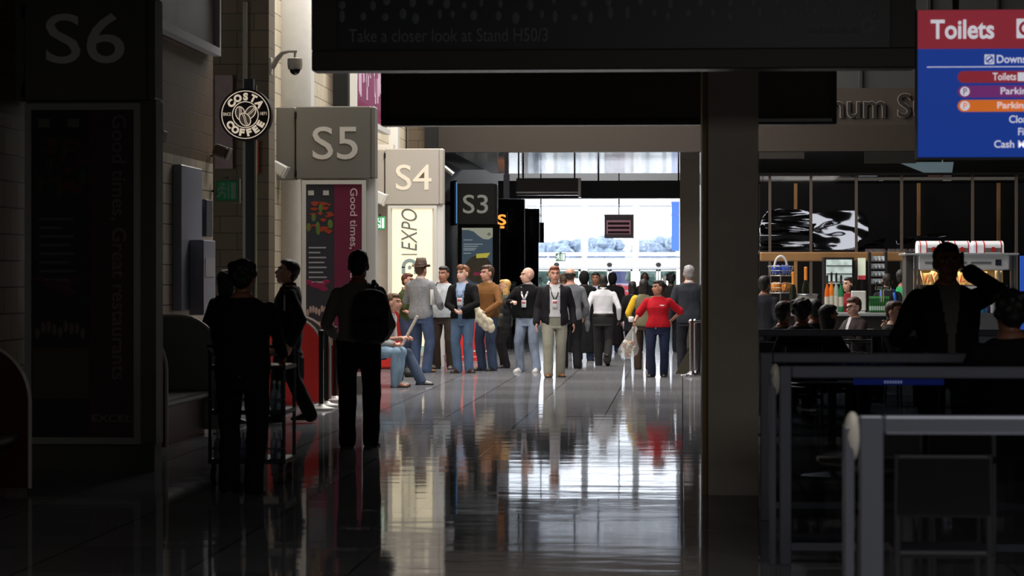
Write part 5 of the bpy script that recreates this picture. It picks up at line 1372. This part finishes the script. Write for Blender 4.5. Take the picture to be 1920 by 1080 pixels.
mb = MB().box(-.15, .15, -.12, .12, 0, .14, .06); obj('bag_body', fuse(mb, 'bag_body', .012, 3, .01, 8), mat('bag_black', (18, 18, 18), .6), t, 'all')
obj('handle', MB().tube([(-.08, 0, .12), (-.05, .02, .17), (.05, .02, .17), (.08, 0, .12)], .01), MATS['bag_black'], t)
# ---- the standing group
person(764, 693, 'person in an olive green tee shirt half hidden behind the grey blazer', head=512, face=60, skin='fair', hair='short', hc=(92, 48, 30), top=('tee', (66, 72, 42)), sleeve=.42, legs=((46, 56, 84), 'trousers'), lm=jeans('dark', (48, 58, 86)), shoe=(60, 50, 44),
       hands=((-.14, -.3, .98), (.1, -.34, 1.0)), turn=10)
def hat(c):
    HP, HM = c['HP'], c['HM']; mb = MB()
    R = []
    for r, z in ((.082, .045), (.09, .06), (.083, .12), (.07, .165), (.04, .158)):
        R.append([HP(r * cos(a) * .9, r * 1.08 * sin(a) + .01, z) for a in [2 * pi * k / 24 for k in range(24)]])
    h = c['put']('hat', mb.rings(R), mat('hat_brown', (92, 76, 64), .8, vary=.1))
    mb = MB().rings([[HP(r * cos(a) * .92, r * 1.08 * sin(a) + .01, z - .012 * (r / .13) * abs(sin(a)) + (.018 if abs(cos(a)) > .8 and r > .11 else 0)) for a in [2 * pi * k / 24 for k in range(24)]] for r, z in ((.07, .058), (.135, .055), (.137, .048), (.07, .05))])
    c['put']('hat_brim', mb, MATS['hat_brown'], par=h)
    mb = MB().rings([[HP(r * cos(a) * .9, r * 1.08 * sin(a) + .01, z) for a in [2 * pi * k / 24 for k in range(24)]] for r, z in ((.091, .062), (.089, .09))]); c['put']('hat_band', mb, mat('hat_band', (54, 42, 36), .7), par=h)
TW = mat('tweed', (136, 136, 140), .95, vary=.28, vscale=55)
c_ = []
person(789, 698, 'person in a grey tweed blazer and brown hat seen from behind', head=488, face=158, skin='fair', hair='short', hc=(70, 44, 30), top=('jacket', (130, 130, 134)), tm=TW, hem=.84, legs=((52, 66, 96), 'trousers'), lm=jeans('indigo', (58, 74, 106)), shoe=(168, 112, 62),
       feet=((-.15, .08), (.12, -.04)), hands=((-.20, -.30, 1.02), (.20, -.34, 1.08)), elb=((-.5, .8, -.1), (.5, .8, 0)), kneeb=((-.5, -1, 0), (.2, -1, 0)), collar=(214, 212, 206), extra=both(hat, lambda c: c_.append(c)))
c = c_[0]
held('book', c, MB().box(-.245, -.215, -.22, .10, 1.06, 1.30, .004), mat('book_pale', (206, 204, 198), .6), 'thin pale book tucked under the arm of the grey blazer', 'book')
def strap(c):
    P = c['P']; mb = MB().tube([P(-.10, .10, 1.40), P(-.115, .02, 1.475), P(-.12, -.09, 1.43), P(-.135, -.135, 1.28), P(-.15, -.12, 1.14)], .02, 8, .4)
    c['put']('backpack_strap', mb, mat('strap_black', (22, 22, 24), .7))
person(832, 692, 'person in a pale grey shirt and brown trousers with a dark strap on one shoulder', head=499, face=-12, turn=-12, skin='tan', hair='short', hc=(34, 26, 22), top=('shirt', (188, 194, 198)), tm=mat('chambray', (186, 193, 198), .9, vary=.12, vscale=40), hem=.87, legs=((56, 46, 40), 'trousers'), shoe=(112, 104, 98),
       feet=((-.14, .06), (.14, -.04)), hands=((-.24, -.12, .88), (.26, -.04, .86)), toes=(-30, 10), wid=1.07, belly=.05, extra=strap)
shv = lambda z: max(0.0, .02 + (z - 1.12) * .20) if z > 1.12 else (.03 + (1.12 - z) * .18)
SH = mat('shirt_blue', (168, 184, 214), .8)
person(868, 699, 'person in a black jacket over a blue shirt with hands clasped in front', head=497, face=-14, turn=-22, skin='pale', hair='quiff', hc=(126, 80, 50), top=('jacket', (13, 12, 14)), under=((160, 178, 212), lambda z: .035 + max(0, (z - 1.0)) * .10), hem=.86, legs=((78, 110, 152), 'trousers'), lm=jeans('blue', (80, 104, 136)), shoe=(72, 42, 32),
       feet=((-.08, -.02), (.10, .02)), hands=((-.015, -.27, 1.0), (.085, -.27, 1.02)), elb=((-1, .3, -.1), (1, .3, -.1)), toes=(-14, 40), collar=(186, 198, 222), grip=(.8, .8), wid=1.04, extra=lanyard((120, 150, 190), 1.16, .010))
c_ = []
person(914, 695, 'person in a brown sweater looking left, with a cream jacket over the arm', head=497, face=-30, turn=-25, skin='fair', hair='short', hc=(70, 48, 34), top=('sweater', (128, 88, 50)), hem=.87, legs=((48, 60, 82), 'trousers'), lm=jeans('slate', (54, 68, 94)), shoe=(46, 40, 38),
       hands=((-.10, -.26, .96), (.16, -.27, .98)), elb=((-1, .5, 0), (1, .5, 0)), collar=(180, 160, 120), wid=1.02, extra=lambda c: c_.append(c))
c = c_[0]
mb = MB()
for x_, y_, z_, r in ((.02, -.33, 1.02, .06), (.08, -.34, .93, .09), (.14, -.34, .84, .1), (.2, -.33, .76, .09), (.28, -.32, .72, .07), (.26, -.34, .82, .07), (.04, -.34, .86, .06)): mb.ell((x_, y_, z_), (r, .05, r * 1.1))
held('folded_jacket', c, mb, mat('jacket_cream', (206, 196, 172), .85, vary=.25, vscale=9), 'crumpled cream jacket carried in front of the brown sweater', 'jacket', .012, .02, 11.)
person(947, 690, 'blonde person in a dark olive jacket facing the brown sweater', head=524, face=-75, turn=-10, skin='fair', hair='long', hc=(206, 164, 98), top=('jacket', (74, 76, 66)), hem=.82, legs=((30, 28, 30), 'trousers'), shoe=(20, 18, 20), fem=True,
       hands=((-.18, -.26, 1.0), (.18, -.22, .98)))
c_ = []
person(989, 697, 'bald person in a black sweater with a white lanyard and faded jeans', head=501, face=-18, turn=-50, skin='pale', hair='none', hc=(150, 110, 84), top=('sweater', (14, 14, 16)), hem=.9, legs=((110, 134, 168), 'trousers'), lm=jeans('faded', (128, 140, 160), .5), shoe=(222, 220, 220),
       feet=((-.13, 0), (.16, 0)), hands=((-.15, -.30, 1.17), (.26, .02, .9)), elb=((-1, .6, -.4), (.5, 1, 0)), toes=(-6, 10), collar=(214, 216, 220), grip=(.7, .2), wid=1.02, extra=both(lanyard((226, 226, 228), 1.14, .017, xo=.0), lambda c: c_.append(c)))
c = c_[0]
mb = MB()
for x_, y_, z_, r in ((-.30, -.18, 1.12, .07), (-.30, -.17, 1.0, .09), (-.31, -.16, .88, .1), (-.32, -.16, .76, .1), (-.33, -.15, .66, .08), (-.36, -.14, 1.02, .07)): mb.ell((x_, y_, z_), (r * .9, .07, r * 1.1))
held('draped_coat', c, mb, mat('coat_black', (17, 17, 19), .9), 'black coat draped over the arm of the bald person', 'coat', .014, .014, 9.)
person(1040, 707, 'red haired person walking forward in an open dark blazer, pale tee and grey trousers', head=499, face=4, turn=6, skin='fair', hair='short', hc=(132, 66, 40), top=('jacket', (32, 30, 35)), under=((204, 202, 206), lambda z: .075 if z > 1.0 else .085, 1), hem=.82, legs=((150, 148, 134), 'trousers'), shoe=(132, 84, 48),
       feet=((-.10, -.12), (.09, .10)), hands=((-.29, -.10, .85), (.30, .02, .85)), toes=(-4, 14), wid=1.08, belly=.02, nod=-2, extra=lanyard((40, 40, 44), 1.16, .010))
c_ = []
person(1070, 691, 'person in a grey shirt seen from behind beside the red haired walker', head=502, face=196, turn=-25, skin='fair', hair='balding', hc=(46, 38, 34), top=('shirt', (118, 120, 126)), hem=.84, legs=((26, 26, 30), 'trousers'), shoe=BLK,
       hands=((-.28, -.16, .9), (.26, -.1, .9)), feet=((-.1, .08), (.1, -.08)), wid=1.08, extra=lambda c: c_.append(c))
c = c_[0]
mb = MB()
for z_, r in ((.98, .06), (.88, .075), (.78, .08), (.70, .06)): mb.ell((-.33, -.12, z_), (r * .6, r, r * 1.3))
held('carried_jacket', c, mb, mat('jacket_grey', (112, 114, 116), .9), 'grey jacket hanging from the hand of the grey shirted person', 'jacket', .013, .012, 10.)
# ---- the crowd walking away
kw = dict(vox=.016, bvox=.012)
person(1096, 676, 'person hooded in a long black robe right of the grey shirt', head=508, face=175, skin='dark', hc=BLK, top=('robe', (17, 17, 19)), shoe=BLK, **kw)
person(1117, 663, 'dark suited person facing this way, face just left of the white shirt walker', head=511, face=-5, skin='mid', hc=(24, 18, 16), top=('jacket', (30, 30, 36)), under=((170, 176, 190), .05), legs=((24, 24, 28), 'trousers'), shoe=BLK, **kw)
person(1131, 686, 'person in a white shirt and black trousers walking away in the middle', head=515, face=182, skin='dark', hair='crop', hc=(26, 22, 20), top=('tucked', (222, 222, 226)), hem=1.0, legs=((44, 42, 44), 'trousers'), shoe=(24, 22, 22),
       feet=((-.08, .22, .06), (.09, -.16)), hands=((-.30, -.06, .90), (.31, -.02, .90)), elb=((-.35, 1, 0), (.35, 1, 0)), wid=1.1, collar=(222, 222, 226))
person(1149, 660, 'person with long dark hair in a black cloak right of the white shirt walker', head=511, face=170, skin='dark', hc=BLK, top=('robe', (20, 17, 20)), shoe=BLK, **kw)
person(1186, 672, 'person in a black coat and dark hair left of the yellow sleeve', head=528, face=170, skin='tan', hair='bob', hc=(18, 15, 16), top=('coat', (19, 19, 22)), legs=((20, 20, 22), 'trousers'), shoe=BLK, fem=True, **kw)
person(1209, 660, 'tall dark person with a shaved head beyond the yellow sleeve', head=510, face=180, skin='dark', hair='none', hc=BLK, top=('jacket', (26, 26, 30)), legs=((22, 22, 26), 'trousers'), shoe=BLK, wid=1.05, **kw)
def yel(c):
    mb = MB()
    for A, B in ((c['SHL'][1], c['EL'][1]),):
        mb.tube([A + V((-.01, 0, .01)), A.lerp(B, .5), B], [.078, .07, .064], 12); mb.ell(A + V((-.01, 0, .01)), (.078, .078, .07))
        q = c['WR'][1]; mb.tube([B, B.lerp(q, .8)], [.062, .052], 12); mb.ell(B, (.064, .064, .064))
    c['put']('yellow_sleeve', mb, mat('cloth_yellow', (232, 184, 32), .8), .012, .005)
person(1207, 693, 'person with a yellow sleeve and olive top walking away behind the red polo shirt', head=524, face=180, skin='dark', hair='bob', hc=(30, 24, 22), top=('shirt', (118, 112, 88)), legs=((58, 44, 36), 'trousers'), shoe=(28, 24, 22), fem=True, wid=1.1, hands=((-.26, -.1, .88), (.27, -.24, 1.0)), extra=yel, hem=.84)
c_ = []
def badge(c):
    q = c['P'](.085, -.142, 1.295); c['put']('name_badge', MB().box(q.x - .045, q.x + .045, q.y - .012, q.y, q.z - .012, q.z + .012), mat('badge_bright', (230, 226, 226), .4))
person(1234, 707, 'person in a red polo shirt and navy trousers carrying a rubbish bag, looking left', head=526, face=-6, turn=-58, skin='tan', hair='bun', hc=(26, 18, 18), top=('polo', (178, 22, 36)), sleeve=.46, hem=.90, legs=((32, 38, 62), 'trousers'), shoe=(22, 20, 22), fem=True, wid=1.22, belly=.035,
       feet=((-.11, -.06), (.10, .06)), hands=((-.40, -.26, 1.0), (.20, .14, 1.0)), elb=((-.5, 1, -.3), (1.2, .25, 0)), grip=(.9, .5), extra=both(badge, lambda c: c_.append(c)))
c = c_[0]; s = c['s']
# rubbish bag hanging from the left hand of the picture
hx = c['WR'][0] + V((-.02, -.02, -.09))
t = thing('rubbish_bag', 'clear knotted rubbish bag full of scraps hanging from the hand of the red polo shirt', 'bag', c['t'].matrix_basis @ (hx * s))
BZ = t.location.z
LWR = BZ - gz(671, c['g'].y)
mb = MB(); R = []
for f_, rr in ((0, .028), (.06, .03), (.12, .045), (.3, .085), (.5, .128), (.7, .158), (.85, .145), (.95, .095), (1., .04)):
    R.append([(-.10 * f_ + rr * (1 + .08 * sin(k * 2.1 + f_ * 9)) * cos(2 * pi * k / 22), rr * .75 * sin(2 * pi * k / 22), -f_ * LWR) for k in range(22)])
mb.rings(R)
PL = bpy.data.materials.new('clear_plastic'); PL.use_nodes = True; nt = PL.node_tree; nt.nodes.clear()
tr = nt.nodes.new('ShaderNodeBsdfTransparent'); df = nt.nodes.new('ShaderNodeBsdfPrincipled'); df.inputs['Base Color'].default_value = (.75, .74, .72, 1); df.inputs['Roughness'].default_value = .25
mx = nt.nodes.new('ShaderNodeMixShader'); mx.inputs[0].default_value = .26; nt.links.new(tr.outputs[0], mx.inputs[1]); nt.links.new(df.outputs[0], mx.inputs[2])
ou = nt.nodes.new('ShaderNodeOutputMaterial'); nt.links.new(mx.outputs[0], ou.inputs[0])
bag_me = mb.mesh('plastic_film')
for v in bag_me.vertices: v.co += V((v.co.x, v.co.y, 0)) * .35 * noise.noise(v.co * 14)
obj('plastic_film', bag_me, PL, t, 'all')
mb = MB().tube([(0, 0, -.02), (.02, -.03, .05), (.05, -.04, -.03), (.04, -.03, -.10)], [.02, .018, .02, .006], 8); obj('knot', mb, mat('plastic_white', (226, 224, 220), .4), t, True)
rnd = random.Random(8)
for k in range(26):
    f_ = rnd.uniform(.5, .93); rr = {0: .1}.get(0) * (1 if f_ < .85 else .7); a = rnd.uniform(0, 2 * pi); q = rnd.uniform(.024, .045)
    cc = ((178, 150, 100), (206, 196, 180), (150, 96, 70), (196, 170, 120), (210, 206, 200), (160, 60, 44), (120, 130, 90))[k % 7]
    M = Matrix.Rotation(rnd.uniform(0, 3), 3, 'X') @ Matrix.Rotation(rnd.uniform(0, 3), 3, 'Y')
    obj('scrap', MB().ell((-.10 * f_ + rr * cos(a) * rnd.random(), rr * .7 * sin(a) * rnd.random(), -f_ * LWR + .015), (q, q * .7, q * .9), 7, 5, M), mat('scrap_%d' % (k % 7), cc, .6), t)
o = held('paper_bundle', c, MB().box(-.50, -.40, -.36, -.28, 1.0, 1.1, .02), mat('paper_white', (232, 230, 228), .6), 'bundle of white paper held beside the rubbish bag', 'paper')
person(1258, 661, 'dark person standing right of the red polo shirt, far back', head=512, face=180, skin='dark', hc=BLK, hair='curly', top=('jacket', (30, 28, 28)), legs=((20, 20, 24), 'trousers'), shoe=BLK, **kw)
person(1292, 700, 'grey haired person in a dark suit seen from behind by the chrome posts', head=498, face=184, skin='fair', hair='short', hc=(150, 148, 148), top=('jacket', (50, 53, 60)), hem=.82, legs=((38, 40, 46), 'trousers'), shoe=BLK, collar=(214, 214, 214), wid=1.08, hands=((-.28, -.05, .88), (.29, -.12, .88)), feet=((-.11, .05), (.11, -.1)))
g = ground(1281, 700)
t = thing('floor_bag', 'dark olive pointed bag standing on the floor by the dark suit', 'bag', (g.x, g.y - .18, 0))
obj('bag_body', MB().prism([(-.13, 0), (.16, 0), (.17, .2), (.1, .36), (.05, .33)], -.07, .07), mat('bag_olive', (50, 46, 30), .7), t)
obj('handle', MB().tube([(.06, 0, .32), (.08, 0, .42), (.12, 0, .42), (.13, 0, .3)], .012), MATS['bag_black'], t)
person(963, 655, 'dark person standing in the shadow between the blonde and the bald person', head=528, face=180, skin='mid', hc=BLK, hair='short', top=('jacket', (22, 22, 25)), legs=((20, 20, 22), 'trousers'), shoe=BLK, **kw)
person(1057, 660, 'person whose pale head shows between the red haired walker and the grey shirt', head=513, face=175, skin='tan', hc=(90, 74, 60), hair='crop', top=('jacket', (28, 28, 34)), legs=((20, 20, 22), 'trousers'), shoe=BLK, **kw)
# ---- cafe, right
c_ = []
person(1775, 941, 'person in a dark jacket standing with a phone to the ear before the kiosk', head=460, face=6, skin='mid', hair='short', hc=(16, 14, 14), top=('jacket', (19, 18, 20)), under=((98, 94, 92), lambda z: .02 + max(0, z - 1.1) * .14), hem=.8, legs=((20, 20, 22), 'trousers'), shoe=BLK,
       hands=((-.2, -.22, 1.0), (.13, -.10, 1.56)), elb=((-.8, .6, -.3), (.8, -.3, -1)), grip=(.5, .7), wid=1.12, belly=.03, extra=lambda c: c_.append(c))
c = c_[0]
held('phone', c, MB().box(.085, .105, -.07, -.02, 1.55, 1.69, .006), mat('phone_dark', (40, 40, 44), .3), 'mobile phone held to the ear of the person by the kiosk', 'phone')
g = ground(1896, 1012)
t = thing('bar_stool', 'dark bar stool under the person at the right edge', 'stool', (g.x, g.y, 0)); obj('seat', MB().lathe([(.17, .49), (.19, .50), (.19, .53), (.17, .54)], n=24), DW, t, True); obj('column', MB().tube([(0, 0, .02), (0, 0, .49)], .03), STEEL, t); obj('base', MB().lathe([(.22, 0), (.22, .015), (.05, .04)], n=20), STEEL, t, True)
person(0, 0, 'person with dark curly hair seated at the right edge, back turned', pos=g, H=1.8, face=190, drop=.27, skin='mid', hair='curly', hc=(18, 14, 13), top=('jacket', (18, 18, 20)), legs=((20, 20, 22), 'trousers'), shoe=BLK, feet=((-.16, -.3), (.16, -.3)), hands=((-.2, -.34, .86), (.2, -.34, .86)), wid=1.12)
def sit(px, Y, head, label, face, short, **k):
    zt = gz(head, Y, px); d = .45
    H = zt / (1.75 - d) * 1.75
    x = gx(px, Y); k.setdefault('hem', .85)
    person(0, 0, label, pos=(x, Y, 0), H=H, face=face, drop=d, feet=((-.12, -.40), (.12, -.40)), hands=k.pop('hands', ((-.16, -.36, .72), (.16, -.36, .72))), vox=.015, bvox=.010, **k)
    chair(x, Y, radians(face), 'dark chair under the ' + short, .325)
sit(1468, 31, 566, 'seated person with dark hair in front of the basket stand', 150, 'person before the basket stand', skin='mid', hc=(24, 19, 17), top=('shirt', (40, 38, 40)), shoe=BLK, legs=((26, 26, 30), 'trousers'))
sit(1503, 29, 559, 'seated person with a large dark head, below the foil topped bottles', 185, 'large dark head', skin='mid', hair='curly', hc=(20, 16, 15), top=('jacket', (26, 25, 27)), shoe=BLK, legs=((26, 26, 30), 'trousers'))
sit(1527, 33.2, 561, 'seated person with dark hair right behind the large dark head', 200, 'person behind the large dark head', skin='mid', hc=(22, 18, 16), top=('jacket', (24, 24, 26)), shoe=BLK, legs=((26, 26, 30), 'trousers'))
sit(1553, 30.5, 572, 'seated dark haired person leaning by the spirit bottles', 120, 'person leaning by the spirit bottles', skin='mid', hair='bob', hc=(20, 16, 16), top=('jacket', (22, 22, 24)), shoe=BLK, legs=((26, 26, 30), 'trousers'))
def glasses(c):
    HP = c['HP']; mb = MB()
    for sg in (-1, 1): mb.torus(HP(sg * .033, -.098, .012), .024, .0035, 14, 6, c['HM'] @ Matrix.Rotation(pi / 2, 3, 'X')); mb.tube([HP(sg * .058, -.09, .016), HP(sg * .08, .01, .012)], .0035, 5)
    mb.tube([HP(-.01, -.1, .016), HP(.01, -.1, .016)], .0035, 5); c['put']('glasses', mb, BLACK)
sit(1602, 38.6, 558, 'seated person with glasses and brown hair below the till monitor', -55, 'person with glasses', skin='pale', hc=(74, 46, 34), top=('jacket', (60, 50, 50)), under=((200, 200, 206), .03), shoe=BLK, legs=((40, 40, 46), 'trousers'), extra=glasses, nod=10)
sit(1676, 33.5, 565, 'seated person in black with reddish hair, left of the phone man', 60, 'reddish haired person in black', skin='fair', hc=(66, 38, 28), top=('jacket', (18, 18, 20)), shoe=BLK, legs=((22, 22, 24), 'trousers'))
sit(1697, 34.5, 567, 'seated person with dark bobbed hair touching the chin, close to the phone man', -70, 'person with the dark bob', skin='fair', hair='bob', hc=(20, 17, 16), top=('sweater', (40, 38, 40)), shoe=BLK, legs=((22, 22, 24), 'trousers'), fem=True, hands=((-.08, -.2, 1.05), (.16, -.3, .72)))
person(1436, 764, 'person in a dark jacket standing at the bar, half hidden by the pillar', head=520, face=150, skin='mid', hc=(26, 22, 20), top=('jacket', (44, 44, 52)), legs=((24, 24, 28), 'trousers'), shoe=BLK, pos=(gx(1434, 38), 38, 0), H=1.62, **kw)
person(0, 0, 'dark haired bartender in red and black behind the spirit bottles', pos=(gx(1592, 44.4), 44.4, 0), H=1.6, face=-40, turn=-20, skin='fair', hair='bob', hc=(28, 20, 20), top=('polo', (120, 26, 34)), legs=((24, 24, 26), 'trousers'), shoe=BLK, fem=True, **kw)
def bluepack(c):
    P = c['P']; mb = MB()
    for sg in (-1, 1): mb.tube([P(sg * .1, -.1, 1.40), P(sg * .1, .02, 1.465), P(sg * .11, .12, 1.40), P(sg * .14, .14, 1.2)], .03, 8, .5)
    c['put']('pack_straps', mb, mat('pack_blue', (34, 104, 210), .6))
person(0, 0, 'person with white collar and blue straps behind the green beer bottles', pos=(gx(1664, 44.6), 44.6, 0), H=1.66, face=180, skin='tan', hair='short', hc=(36, 26, 22), top=('jacket', (34, 34, 40)), collar=(210, 210, 214), legs=((24, 24, 26), 'trousers'), shoe=BLK, extra=bluepack, **kw)
person(0, 0, 'person in a bright green shirt standing left of the kiosk', pos=(gx(1693, 45.0), 45.0, 0), H=1.73, face=100, skin='mid', hair='short', hc=(30, 24, 22), top=('shirt', (44, 160, 96)), legs=((24, 24, 26), 'trousers'), shoe=BLK, **kw)
bpy.data.scenes.remove(TMP)
